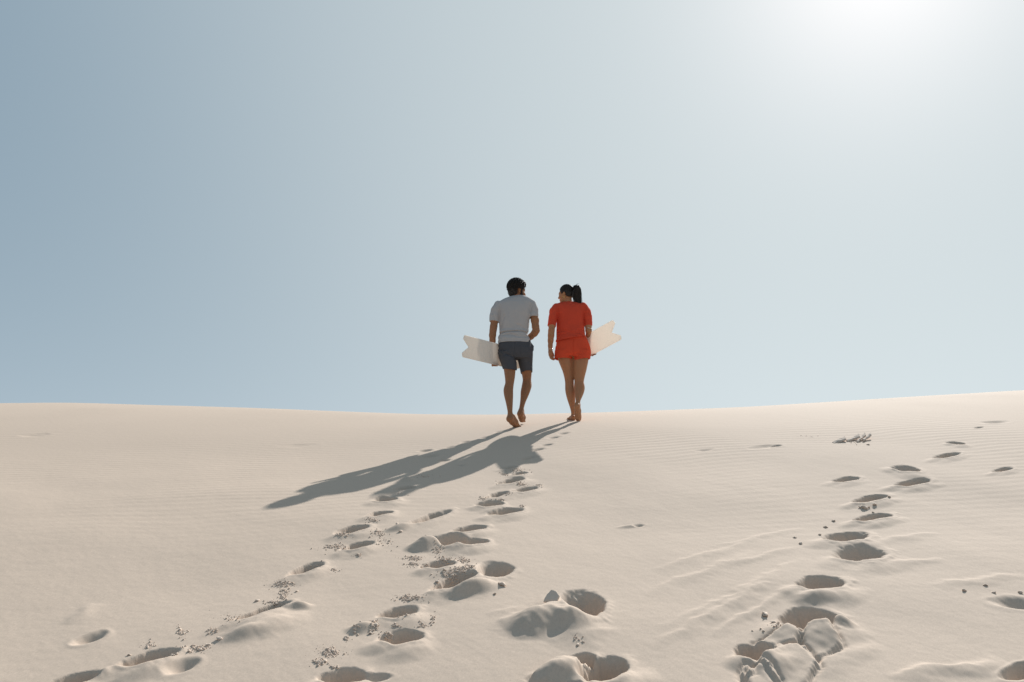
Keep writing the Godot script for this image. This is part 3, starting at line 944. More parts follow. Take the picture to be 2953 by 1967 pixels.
# ------------------------------------------------------------------ the woman
func woman(t0: float, base_at: Vector3, mats: Dictionary) -> Node3D:
	var root := Node3D.new()
	root.name = "person_001"
	root.position = base_at
	add_child(root)
	describe(root, "barefoot woman with dark ponytail in orange red top and shorts, walking", "person")
	var off := Transform3D(Basis(), -base_at)
	var cuts := []
	var R := func(list: Array) -> Array:
		for r in list:
			r[0] = off * r[0]
		return list
	var left_leg := [[700, 955, 1065, .14, .085], [780, 945, 1072, .15, .09], [840, 946, 1085, .16, .1], [900, 968, 1088, .17, .1], [950, 988, 1090, .18, .09], [1005, 1003, 1093, .185, .075], [1060, 1011, 1094, .175, .064], [1100, 1011, 1098, .165, .062], [1140, 1014, 1104, .155, .063], [1200, 1027, 1107, .15, .057], [1250, 1043, 1107, .15, .047], [1300, 1059, 1105, .155, .039], [1345, 1068, 1103, .16, .034], [1385, 1066, 1108, .165, .034]]
	var right_leg := [[700, 1100, 1210, .13, .085], [780, 1098, 1222, .12, .09], [840, 1089, 1231, .11, .1], [900, 1090, 1221, .11, .1], [950, 1092, 1210, .11, .09], [1005, 1096, 1196, .11, .075], [1050, 1099, 1188, .1, .064], [1080, 1097, 1194, .085, .063], [1110, 1097, 1197, .07, .064], [1150, 1101, 1189, .04, .06], [1190, 1106, 1173, .005, .05], [1230, 1111, 1156, -.03, .038], [1262, 1112, 1150, -.05, .034]]
	var trunk := [[330, 930, 1170, .165, .075], [380, 935, 1172, .16, .088], [460, 946, 1170, .155, .09], [540, 950, 1168, .15, .09], [610, 955, 1175, .14, .088], [680, 955, 1200, .135, .09], [760, 955, 1212, .135, .095], [815, 960, 1210, .14, .085]]
	var all := [zspot(820, 110, t0 - .2), zspot(1320, 1435, t0 + .45), zspot(820, 1435, t0 + .45), zspot(1320, 110, t0 - .2)]
	var box := bounds(all, .06)
	var f := Field.new(box.position - base_at, box.end - base_at, 0.009)
	f.loft(R.call(rings(trunk, t0)), .02)
	f.loft(R.call(rings(left_leg, t0)), .03)
	f.loft(R.call(rings(right_leg, t0)), .03)
	# left foot flat on the sand, turned out; right foot up on its toes
	f.chain(R.call(joints([[1090, 1385, .145, .031], [1088, 1390, .125, .029], [1068, 1390, .2, .024], [1050, 1394, .25, .016]], t0)), .02)
	for toe in [[1034, 1394, .27, .010, 1050, 1393], [1039, 1397, .285, .0095, 1054, 1394], [1046, 1397, .295, .009, 1060, 1393], [1053, 1397, .305, .0085, 1064, 1393], [1061, 1396, .31, .008, 1070, 1392]]:
		f.chain(R.call(joints([[toe[4], toe[5], toe[2] - .03, toe[3] * 1.2], [toe[0], toe[1], toe[2], toe[3]]], t0)), .005)
	f.chain(R.call(joints([[1128, 1262, -.055, .030], [1122, 1276, -.085, .031], [1124, 1315, -.06, .030], [1130, 1360, -.03, .032], [1136, 1388, -.01, .029], [1142, 1402, .0, .017]], t0)), .02)
	f.chain(R.call(joints([[1134, 1275, -.05, .027], [1140, 1320, -.025, .026], [1148, 1385, .0, .022]], t0)), .02)
	f.chain(R.call(joints([[1118, 1350, -.025, .022], [1122, 1388, -.01, .022]], t0)), .02)
	for toe in [[1122, 1412, .005, .0125, 1122, 1394], [1133, 1413, .008, .0095, 1131, 1396], [1142, 1413, .01, .009, 1139, 1396], [1150, 1412, .012, .0085, 1147, 1396], [1158, 1410, .014, .008, 1154, 1394]]:
		f.chain(R.call(joints([[toe[4], toe[5], toe[2] - .01, toe[3] * 1.15], [toe[0], toe[1], toe[2], toe[3]]], t0)), .005)
	# arms
	f.chain(R.call(joints([[932, 365, .165, .038], [902, 430, .12, .040], [888, 520, .08, .041], [882, 570, .07, .038], [879, 610, .075, .038], [875, 660, .085, .034], [872, 710, .1, .027], [872, 745, .105, .0235], [876, 770, .11, .024]], t0)), .018)
	f.chain(R.call(joints([[1180, 365, .16, .038], [1214, 430, .15, .040], [1230, 520, .14, .041], [1232, 565, .14, .038], [1236, 610, .19, .037], [1252, 700, .27, .029], [1262, 750, .3, .025], [1266, 775, .305, .024]], t0)), .018)
	var st := start()
	var n := f.into(st, 0)
	# left hand hanging, fingers half curled
	var back := t0 - .07
	var h := Field.new(off * zspot(835, 870, back + .32), off * zspot(925, 735, back + .08), 0.0032)
	h.chain(R.call(joints([[872, 745, .175, .0215], [876, 765, .18, .023], [880, 790, .185, .022]], back)), .01)
	h.chain(R.call(joints([[864, 765, .17, .017], [868, 800, .175, .016]], back)), .01)
	h.chain(R.call(joints([[884, 768, .19, .017], [890, 798, .2, .015]], back)), .01)
	var tips := [[869, 800, 871, 822, 884, 836, .172], [876, 803, 882, 828, 896, 841, .18], [883, 803, 892, 829, 905, 843, .189], [890, 800, 900, 824, 910, 838, .198]]
	for q in tips:
		h.chain(R.call(joints([[q[0], q[1], q[6], .0098], [q[2], q[3], q[6] + .004, .0088], [q[4], q[5], q[6] + .012, .0074]], back)), .003)
	h.chain(R.call(joints([[886, 766, .195, .0125], [898, 786, .21, .0105], [904, 806, .215, .0088]], back)), .006)
	n += h.into(st, n)
	# right hand under the board
	var h2 := Field.new(off * zspot(1225, 830, t0 + .44), off * zspot(1320, 745, t0 + .12), 0.0032)
	h2.chain(R.call(joints([[1264, 765, .303, .022], [1262, 786, .3, .021], [1268, 795, .28, .019]], t0)), .012)
	h2.chain(R.call(joints([[1250, 780, .285, .016], [1256, 798, .26, .015]], t0)), .01)
	k_fingers(h2, R, t0)
	h2.chain(R.call(joints([[1256, 770, .315, .0115], [1244, 762, .33, .0098], [1240, 750, .335, .0085]], t0)), .006)
	n += h2.into(st, n)
	var head_at: Vector3 = off * zspot(1018, 228, t0 + .2)
	var hb := head_turn(deg_to_rad(-62), deg_to_rad(4), deg_to_rad(-2))
	n += skull(head_at, hb, .93, st, n, off * zspot(1048, 330, t0 + .165), .044)
	piece("body", st, mats.skin_woman, root)

	# top
	var sb := bounds([zspot(825, 280, t0 - .1), zspot(1285, 740, t0 + .4), zspot(825, 740, t0 + .4), zspot(1285, 280, t0 - .1)], .04)
	var s := Field.new(sb.position - base_at, sb.end - base_at, 0.006)
	s.loft(R.call(rings([[298, 980, 1110, .18, .05], [308, 945, 1160, .178, .066], [322, 922, 1188, .172, .08], [345, 912, 1200, .168, .095], [380, 918, 1196, .162, .108], [440, 926, 1190, .158, .116], [520, 930, 1193, .152, .116], [580, 930, 1209, .148, .128], [630, 927, 1228, .142, .143], [680, 922, 1244, .138, .152], [740, 920, 1252, .135, .155]], t0)), .012)
	s.chain(R.call(joints([[930, 350, .165, .056], [908, 390, .14, .058], [897, 440, .115, .056], [880, 560, .07, .056]], t0)), .018)
	s.chain(R.call(joints([[1182, 342, .16, .056], [1208, 390, .155, .056], [1222, 440, .15, .052], [1234, 560, .14, .049]], t0)), .018)
	var axis := (zspot(880, 560, t0 + .07) - zspot(897, 440, t0 + .115)).normalized()
	var cut: Vector3 = off * zspot(884, 523, t0 + .08)
	cuts.append([cut, axis, cut - Vector3(.1, .16, .12), cut + Vector3(.052, .06, .12), .025, .012])
	axis = (zspot(1234, 560, t0 + .14) - zspot(1222, 440, t0 + .15)).normalized()
	cut = off * zspot(1230, 522, t0 + .145)
	cuts.append([cut, axis, cut - Vector3(.040, .16, .12), cut + Vector3(.1, .06, .12), .025, .012])
	# the hem hangs lower on the right
	cut = off * zspot(1085, 634, t0 + .02)
	cuts.append([cut, Vector3(.16, -1, 0).normalized(), cut - Vector3(.4, .3, .4), cut + Vector3(.4, .16, .5), .05, .013])
	var folds := [[[[935, 360], [938, 440], [937, 500]], 7.0, .004], [[[1190, 350], [1188, 430], [1192, 500]], 7.0, .004], [[[950, 575], [1010, 570], [1080, 585], [1140, 590], [1190, 612]], 8.0, .013], [[[955, 605], [1030, 590], [1110, 605], [1200, 640]], 9.0, .013], [[[945, 540], [1000, 560], [1060, 560]], 8.0, .005], [[[1195, 560], [1150, 570], [1090, 572]], 8.0, .005], [[[940, 640], [1000, 615], [1080, 612]], 8.0, .005], [[[1195, 345], [1205, 372], [1200, 400]], 6.0, .006], [[[950, 380], [940, 350], [955, 318]], 7.0, .004], [[[1130, 560], [1180, 590], [1215, 640]], 8.0, .005], [[[880, 400], [890, 450], [905, 500]], 8.0, .003], [[[1050, 300], [1055, 420], [1052, 540]], 3.0, .0015]]
	s.each(func(p: Vector3) -> float:
		var w := p + base_at
		var z := to_zoom(w)
		var v := .008 * mid_noise.get_noise_3d(w.x * 2.4 - w.y * 1.3 + 5.0, w.y * 1.8, w.z * 2.0) + .003 * mid_noise.get_noise_3d(w.x * 7.0, w.y * 5.0 + 3.0, w.z * 7.0)
		if -w.z < t0 + .17:
			for fo in folds:
				var dd := crease(z, fo[0])
				if dd < fo[1] * 2.2:
					v += fo[2] * exp(-dd * dd / (fo[1] * fo[1]))
		return v)
	for q in cuts:
		s.open(q[0], q[1], q[2], q[3], q[4], q[5])
	cuts.clear()
	st = start()
	s.into(st, 0)
	piece("t_shirt", st, mats.red_cloth, root)

	# shorts
	sb = bounds([zspot(890, 600, t0 - .1), zspot(1275, 900, t0 + .42), zspot(890, 900, t0 + .42), zspot(1275, 600, t0 - .1)], .04)
	s = Field.new(sb.position - base_at, sb.end - base_at, 0.006)
	s.loft(R.call(rings([[615, 950, 1200, .14, .112], [650, 940, 1220, .138, .122], [700, 924, 1241, .136, .136], [750, 917, 1251, .136, .143], [790, 914, 1252, .138, .14], [820, 916, 1246, .14, .128]], t0)), .012)
	s.loft(R.call(rings([[760, 916, 1080, .145, .135], [800, 913, 1083, .15, .135], [840, 911, 1084, .155, .132], [900, 911, 1084, .165, .13]], t0)), .014)
	s.loft(R.call(rings([[760, 1088, 1252, .13, .135], [800, 1088, 1252, .125, .135], [840, 1088, 1249, .12, .132], [900, 1088, 1246, .12, .13]], t0)), .014)
	cut = off * zspot(1010, 818, t0 + .0)
	cuts.append([cut, Vector3(-.04, -1, -.0).normalized(), cut - Vector3(.17, .2, .4), cut + Vector3(.094, .05, .12), .045, .013])
	cut = off * zspot(1165, 830, t0 + .0)
	cuts.append([cut, Vector3(.14, -1, .0).normalized(), cut - Vector3(.1, .2, .4), cut + Vector3(.16, .05, .12), .045, .013])
	folds = [[[[1085, 650], [1088, 720], [1090, 780], [1084, 830]], 4.0, .008], [[[1090, 790], [1130, 775], [1160, 785]], 7.0, .006], [[[1075, 790], [1030, 790]], 7.0, .004], [[[1200, 775], [1170, 800], [1120, 815]], 6.0, .004], [[[945, 660], [1050, 640], [1150, 645], [1225, 680]], 5.0, .004], [[[920, 700], [935, 715], [930, 740]], 7.0, .006], [[[915, 812], [1000, 800], [1080, 806]], 2.5, .002], [[[1092, 810], [1160, 814], [1248, 836]], 2.5, .002], [[[930, 770], [960, 740]], 8.0, .004]]
	s.each(func(p: Vector3) -> float:
		var w := p + base_at
		var z := to_zoom(w)
		var v := .003 * mid_noise.get_noise_3d(w.x * 4.0, w.y * 3.0, w.z * 4.0 + 9.0)
		if -w.z < t0 + .2:
			for fo in folds:
				var dd := crease(z, fo[0])
				if dd < fo[1] * 2.2 + 4.0:
					v += fo[2] * exp(-dd * dd / (fo[1] * fo[1] + 4.0))
		return v)
	for q in cuts:
		s.open(q[0], q[1], q[2], q[3], q[4], q[5])
	cuts.clear()
	st = start()
	s.into(st, 0)
	piece("shorts", st, mats.red_shorts, root)

	# hair combed back into a ponytail
	st = start()
	var hf := Field.new(head_at - Vector3.ONE * .18, head_at + Vector3.ONE * .18, 0.005)
	hf.ell(head_at + hb * Vector3(0, .036, -.016), Vector3(.079, .096, .099), hb, .01)
	hf.ell(head_at + hb * Vector3(0, -.015, -.045), Vector3(.066, .06, .052), hb, .025)
	var inv := hb.inverse()
	var ears := [head_at + hb * Vector3(.078, -.006, -.004), head_at + hb * Vector3(-.078, -.006, -.004)]
	var tie := head_at + hb * Vector3(0, .058, -.112)
	for i in hf.d.size():
		if absf(hf.d[i]) < .06:
			var ix := i % hf.nx
			var iz := (i / hf.nx) % hf.nz
			var iy := i / (hf.nx * hf.nz)
			var p := hf.o + Vector3(ix, iy, iz) * hf.c
			var q := inv * (p - head_at)
			# combed lines run towards the tie
			var to := (p - tie).normalized()
			var v := hf.d[i] + .0022 * fine_noise.get_noise_2d(atan2(to.y, to.x) * 2.6, atan2(to.z, to.x) * 2.6)
			v = maxf(v, minf(q.z - lerpf(.03, .068, clampf((q.y - .0) / .08, 0.0, 1.0)), .078 - q.y))
			v = maxf(v, minf(q.z + .03 - clampf(q.y + .03, 0.0, .06) * 1.1, -q.y))
			v = maxf(v, -.045 - q.y + clampf(q.z + .05, 0.0, .05) * .6)
			for e in ears:
				v = maxf(v, .028 - Vector3(p - e).length())
			hf.d[i] = v
	n = hf.into(st, 0)
	rng.seed = 23
	for i in 520:
		var dir := Vector3(rng.randfn(), rng.randfn(), rng.randfn()).normalized()
		var q := Vector3(0, .036, -.016) + dir * Vector3(.079, .096, .099)
		if q.z > lerpf(.026, .062, clampf(q.y / .08, 0.0, 1.0)) or q.y < -.02 or (q.y < .03 and q.z > -.03):
			continue
		var goal := (Vector3(0, .058, -.112) - Vector3(0, .036, -.016)) / Vector3(.079, .096, .099)
		var pts := []
		var rad := []
		for j in 7:
			var e := dir.slerp(goal.normalized(), j / 6.0 * .96)
			pts.append(head_at + hb * (Vector3(0, .036, -.016) + e * Vector3(.0795, .0965, .0995) * (1.0 + .008 * sin(j * 1.1 + i))))
			rad.append(.0022 if j > 0 else .0008)
		n += tube(st, n, pts, rad, 4)
	piece("hair", st, mats.hair_woman, root)
	st = start()
	rng.seed = 19
	n = 0
	var spine := []
	for q in [[1092, 172, .075], [1108, 148, .05], [1126, 150, .03], [1131, 175, .03], [1129, 215, .045], [1127, 255, .06], [1131, 300, .07], [1137, 322, .078]]:
		spine.append(off * zspot(q[0], q[1], t0 + q[2] + .06))
	var spread := [.012, .021, .026, .031, .036, .037, .032, .020]
	for i in 420:
		var ang := rng.randf() * TAU
		var rad0 := sqrt(rng.randf())
		var drift := rng.randfn() * .006
		var last := 8 if rng.randf() < .7 else 7
		var pts := []
		var rad := []
		for j in last:
			var w := ang + j * .05
			var p: Vector3 = spine[j] + Vector3(cos(w), sin(w) * .35, sin(w) * .8) * rad0 * spread[j]
			pts.append(p + Vector3(drift * j * .3, rng.randfn() * .001, rng.randfn() * .001))
			rad.append(.0032 if j < last - 1 else .0009)
		n += tube(st, n, pts, rad, 4)
	for i in 14:      # loose hairs
		var a: Vector3 = spine[1] + Vector3(rng.randfn(), rng.randfn(), rng.randfn()) * .01
		var pts := [a, a + Vector3(.012 + rng.randf() * .015, .018 + rng.randf() * .01, 0), a + Vector3(.03 + rng.randf() * .02, .024 + rng.randf() * .015, 0)]
		n += tube(st, n, pts, [.0009, .0007, .0004], 3)
	var tail := piece("ponytail", st, mats.hair_woman, root)
	st = start()
	var ring := []
	var rr := []
	var ta: Vector3 = spine[0].lerp(spine[1], .3)
	var along: Vector3 = (spine[1] - spine[0]).normalized()
	var aa := along.cross(Vector3.FORWARD).normalized()
	for j in 17:
		var w := TAU * j / 16.0
		ring.append(ta + (aa * cos(w) + along.cross(aa) * sin(w)) * .017)
		rr.append(.004)
	tube(st, 0, ring, rr, 6)
	piece("hair_tie", st, mats.hair_man, tail)
	eyes(head_at, hb, .93, root, mats)
	# jewellery
	st = start()
	ring = []
	rr = []
	var lobe := head_at + hb * (Vector3(.0865, -.048, -.002) * .93)
	for j in 21:
		var w := TAU * j / 20.0
		ring.append(lobe + hb * Vector3(0, cos(w) * .011, sin(w) * .011))
		rr.append(.0019)
	tube(st, 0, ring, rr, 6)
	piece("earring", st, mats.gold, root)
	for q in [[872, 742, .1045, .0255, 0.12], [1234, 548, .14, .0405, -0.25]]:
		st = start()
		ring = []
		rr = []
		var wc: Vector3 = off * zspot(q[0], q[1], t0 + q[2])
		for j in 25:
			var w := TAU * j / 24.0
			ring.append(wc + Vector3(cos(w) * q[3], cos(w) * q[3] * q[4], sin(w) * q[3]))
			rr.append(.0028)
		tube(st, 0, ring, rr, 6)
		piece("bracelet", st, mats.silver, root)
	return root

func k_fingers(h: Field, R: Callable, t0: float) -> void:
	for i in 4:
		var x := 1246.0 + i * 12.0
		var y := 800.0 - i * 3.0
		var w := .215 - i * .016
		h.chain(R.call(joints([[x + 4, y - 2, w + .04, .0098], [x + 8, y + 4, w + .012, .0092], [x + 14, y + 1, w - .016, .0085], [x + 20, y - 5, w - .034, .0074]], t0)), .003)

# ------------------------------------------------------------------ sandboards
func board(called: String, label: String, tail: Vector3, nose: Vector3, across: Vector3, width: float, m: Material, edge: Material) -> void:
	var root := Node3D.new()
	root.name = called
	root.position = tail
	add_child(root)
	describe(root, label, "sandboard", "sandboards carried up the dune")
	var ax := (nose - tail).normalized()
	var up := (across - ax * across.dot(ax)).normalized()
	var nrm := ax.cross(up).normalized()
	var len_ := (nose - tail).length()
	var w := width * 0.5
	# outline from above: swallow tail with clipped tips, parallel sides, rounded nose
	var line := PackedVector2Array()
	line.append(Vector2(.075, 0))
	line.append(Vector2(-.02, w * .62))
	line.append(Vector2(-.012, w * .93))
	line.append(Vector2(.006, w))
	for i in 6:
		line.append(Vector2(lerpf(.1, len_ - .3, i / 5.0), w))
	for i in 15:
		var a := PI * 0.5 - PI * i / 14.0
		line.append(Vector2(len_ - .24 + cos(a) * .24, sin(a) * w))
	for i in 6:
		line.append(Vector2(lerpf(len_ - .3, .1, i / 5.0), -w))
	line.append(Vector2(.006, -w))
	line.append(Vector2(-.012, -w * .93))
	line.append(Vector2(-.02, -w * .62))
	var tri := Geometry2D.triangulate_polygon(line)
	var inset := 0.004
	var th := 0.0055
	# the nose bends up
	var at := func(p: Vector2, h: float) -> Vector3:
		var bend := maxf(p.x - len_ + .28, 0.0)
		return ax * p.x + up * p.y + nrm * (h + bend * bend * .9)
	var n := line.size()
	var inner := PackedVector2Array()
	for i in n:
		var a := (line[i] - line[(i + n - 1) % n]).normalized()
		var b := (line[(i + 1) % n] - line[i]).normalized()
		var out := (Vector2(a.y, -a.x) + Vector2(b.y, -b.x)).normalized()
		if out.length() < .1:
			out = Vector2(a.y, -a.x)
		inner.append(line[i] + out * inset)
	for side in [1.0, -1.0]:
		var st := start()
		for p in inner:
			st.set_normal(nrm * side)
			st.add_vertex(at.call(p, th * side))
		for i in range(0, tri.size(), 3):
			for k in ([0, 2, 1] if side > 0 else [0, 1, 2]):
				st.add_index(tri[i + k])
		piece("deck" if side > 0 else "base", st, m, root)
	var st := start()
	var levels := [[inner, th], [line, th - .003], [line, -th + .003], [inner, -th]]
	for l in 3:
		for i in n:
			var j := (i + 1) % n
			var p0: Vector3 = at.call(levels[l][0][i], levels[l][1])
			var p1: Vector3 = at.call(levels[l][0][j], levels[l][1])
			var p2: Vector3 = at.call(levels[l + 1][0][j], levels[l + 1][1])
			var p3: Vector3 = at.call(levels[l + 1][0][i], levels[l + 1][1])
			var nn := (p3 - p0).cross(p1 - p0).normalized()
			for p in [p0, p1, p2, p0, p2, p3]:
				st.set_normal(nn)
				st.add_vertex(p)
	piece("rail", st, edge, root)

# ------------------------------------------------------------------ loose sand
func lump(seed_: int, rough: float, rings_: int, sides: int) -> ArrayMesh:
	var r := FastNoiseLite.new()
	r.seed = seed_
	r.frequency = 0.9
	var st := start()
	st.set_smooth_group(0)
	var pt := func(a: int, b: int) -> Vector3:
		var la := PI * a / rings_
		var lo := TAU * (b % sides) / sides
		var v := Vector3(sin(la) * cos(lo), cos(la), sin(la) * sin(lo))
		var s := 1.0 + rough * r.get_noise_3dv(v * 1.6) + rough * .6 * r.get_noise_3dv(v * 4.0)
		return v * s * Vector3(1.0, .72, .9)
	for a in rings_:
		for b in sides:
			var p0: Vector3 = pt.call(a, b)
			var p1: Vector3 = pt.call(a, b + 1)
			var p2: Vector3 = pt.call(a + 1, b + 1)
			var p3: Vector3 = pt.call(a + 1, b)
			for q in [p0, p1, p2]:
				st.add_vertex(q)
			for q in [p0, p2, p3]:
				st.add_vertex(q)
	st.index()
	st.generate_normals()
	return st.commit()

const CRUMBS := [[1074, 1503, 20, 6, 40], [987, 1549, 18, 7, 45], [965, 1577, 35, 9, 90], [1094, 1539, 22, 9, 50], [908, 1630, 14, 7, 35], [1033, 1605, 12, 4, 15], [814, 1687, 30, 9, 70], [964, 1645, 10, 4, 18], [816, 1716, 16, 16, 60], [796, 1738, 22, 5, 45], [1222, 1373, 22, 4, 40], [1107, 1564, 40, 12, 25], [524, 1826, 15, 12, 25], [429, 1863, 12, 10, 25], [575, 1870, 35, 8, 45], [493, 1894, 16, 5, 45], [680, 1785, 40, 14, 35], [616, 1822, 20, 10, 25], [1181, 1728, 34, 9, 80], [1079, 1812, 14, 11, 50], [1141, 1811, 12, 5, 28], [1118, 1829, 16, 4, 22], [999, 1840, 8, 7, 25], [1024, 1825, 8, 9, 16], [952, 1883, 30, 13, 95], [924, 1910, 13, 7, 65], [965, 1925, 10, 5, 18], [1249, 1783, 7, 18, 12], [1224, 1806, 18, 5, 16], [1164, 1786, 30, 6, 16], [1192, 1611, 24, 6, 65], [1262, 1589, 20, 9, 40], [1191, 1628, 20, 6, 45], [1283, 1615, 20, 6, 80], [1337, 1616, 18, 8, 45], [1228, 1635, 14, 6, 40], [1330, 1650, 28, 7, 90], [1303, 1663, 28, 8, 130], [1354, 1638, 13, 5, 32], [1184, 1725, 24, 8, 60], [1279, 1703, 5, 3, 10], [1486, 1357, 30, 7, 60], [1455, 1368, 12, 4, 25], [1555, 1399, 11, 4, 25], [1501, 1399, 20, 5, 40], [1444, 1395, 12, 5, 25], [1394, 1441, 12, 7, 35], [1444, 1445, 12, 4, 20], [1465, 1431, 10, 3, 15], [1505, 1460, 8, 5, 15], [1150, 1424, 20, 4, 12], [1660, 1848, 14, 6, 8], [2240, 1815, 30, 8, 8], [2330, 1260, 30, 4, 6], [2470, 1275, 30, 5, 20]]
# single clods: full x, full y, width in full pixels
const CLODS := [[2491, 1468, 21], [2506, 1466, 9], [2523, 1461, 13], [2404, 1503, 12], [2380, 1521, 11], [2364, 1543, 10], [2292, 1551, 9], [2309, 1568, 13], [2518, 1478, 7], [2565, 1438, 12], [2207, 1776, 24], [2231, 1802, 14], [2170, 1821, 7], [2202, 1828, 9], [2234, 1821, 8], [2254, 1821, 7], [2781, 1704, 15], [2843, 1691, 11], [2866, 1710, 11], [2942, 1709, 14], [2504, 1283, 8]]
const CLODS_MID := [[1667, 1864, 11], [1682, 1857, 8], [1691, 1788, 8], [1446, 1691, 20], [1427, 1714, 10], [1260, 1679, 14], [1252, 1693, 10], [1364, 1643, 14], [1145, 1521, 11], [1156, 1535, 12], [1228, 1572, 8]]
const CLODS_LEFT := [[818, 1703, 10], [856, 1706, 9], [741, 1734, 14], [631, 1848, 17], [546, 1880, 12], [578, 1875, 14], [600, 1861, 13], [373, 1890, 9], [937, 1908, 14], [1070, 1828, 12]]

func loose_sand(damp: Material, dry: Material) -> void:
	var kinds := []
	for i in 5:
		kinds.append(lump(40 + i, .95, 7, 10))
		kinds[i].surface_set_material(0, damp)
	rng.seed = 5
	var first := true
	var place := func(list: Array, label: String, group: String) -> void:
		for q in list:
			var g := ground_hit(q[0], q[1])
			var t := -g.z
			var size: float = q[2] * t / FOCAL * 0.5
			var o := MeshInstance3D.new()
			o.name = "sand_clod"
			o.mesh = kinds[rng.randi() % 5]
			add_child(o, true)
			o.position = Vector3(g.x, sand_y(g.x, t) + size * .22, g.z)
			o.rotation = Vector3(rng.randf() * .6 - .3, rng.randf() * TAU, rng.randf() * .6 - .3)
			o.scale = Vector3(1.05, .62, .8) * size
			describe(o, label, "clod", group)
	place.call(CLODS, "brown sand clod lying along the solitary trail of deep old footprints", "clods along the solitary old trail")
	place.call(CLODS_MID, "tan sand clod at the rim of a footprint in the woman's trail", "clods among the woman's footprints")
	place.call(CLODS_LEFT, "tan sand clod on the smooth sand beside the man's trail", "clods beside the man's footprints")
	var tiny := lump(77, .5, 4, 6)
	tiny.surface_set_material(0, dry)
	var xs: Array[Transform3D] = []
	for c in CRUMBS:
		var nn: int = int(c[4] * 2.4)
		for i in nn:
			var fx: float = c[0] + rng.randfn() * c[2] * (.42 if i % 3 else .8)
			var fy: float = c[1] + rng.randfn() * c[3] * (.42 if i % 3 else .8)
			var g := ground_hit(fx, fy)
			var t := -g.z
			var size := .0014 + .0050 * pow(rng.randf(), 3.2)
			if rng.randf() < .06:
				size *= 1.5
			var y := sand_y(g.x, t)
			xs.append(Transform3D(Basis.from_euler(Vector3(rng.randf() * 2.0, rng.randf() * TAU, 0)).scaled(Vector3.ONE * size), Vector3(g.x, y + size * .35, g.z)))
	var mm := MultiMesh.new()
	mm.transform_format = MultiMesh.TRANSFORM_3D
	mm.mesh = tiny
	mm.instance_count = xs.size()
	for i in xs.size():
		mm.set_instance_transform(i, xs[i])
	var o := MultiMeshInstance3D.new()
	o.name = "sand_crumbs"
	o.multimesh = mm
	o.set_meta("kind", "stuff")
	describe(o, "tan crumbs of damp sand scattered round the fresh footprints", "sand crumbs")
	add_child(o)

# a broken piece of crust: outline in full pixels, raised and tilted
func slab(line: Array, lift: float, thick: float, lean: Vector2, m: Material, label: String, group: String) -> void:
	var poly := PackedVector2Array()
	var lo := Vector2(1e9, 1e9)
	var hi := -lo
	for p in line:
		var g := ground_hit(p[0], p[1])
		var q := Vector2(g.x, g.z)
		poly.append(q)
		lo = lo.min(q)
		hi = hi.max(q)
	var mid := (lo + hi) * .5
	var y0 := sand_y(mid.x, -mid.y)
	var at := Vector3(mid.x, y0, mid.y)
	var size := (hi - lo).length() * .5
	var f := Field.new(Vector3(lo.x - mid.x - .03, -size * .8 - .06, lo.y - mid.y - .03), Vector3(hi.x - mid.x + .03, size * .8 + lift + .06, hi.y - mid.y + .03), maxf(.004, size * .035))
	var n := poly.size()
	for iz in f.nz:
		for ix in f.nx:
			var p := Vector2(f.o.x + ix * f.c, f.o.z + iz * f.c)
			var w := p + mid
			var best := 1e9
			for i in n:
				best = minf(best, w.distance_to(Geometry2D.get_closest_point_to_segment(w, poly[i], poly[(i + 1) % n])))
			var sd := -best if Geometry2D.is_point_in_polygon(w, poly) else best
			sd += .012 * size * (5.0 * mid_noise.get_noise_2d(w.x * 3.0, w.y * 3.0) + 2.0 * mid_noise.get_noise_2d(w.x * 12.0, w.y * 12.0))
			var plane := base(w.x, -w.y) - base(mid.x, -mid.y) + lift + p.x * lean.x - p.y * lean.y + .06 * size * mid_noise.get_noise_2d(w.x * 2.6 + 8.0, w.y * 2.6)
			for iy in f.ny:
				var v := absf(f.o.y + iy * f.c - plane) - thick * .5
				var r := thick * .48
				var a := Vector2(maxf(sd + r, 0.0), maxf(v + r, 0.0)).length() + minf(maxf(sd + r, v + r), 0.0) - r
				f.d[(iy * f.nz + iz) * f.nx + ix] = a
	var st := start()
	f.into(st, 0)
	var o := piece("sand_slab", st, m, self)
	o.position = at
	describe(o, label, "sand slab", group)

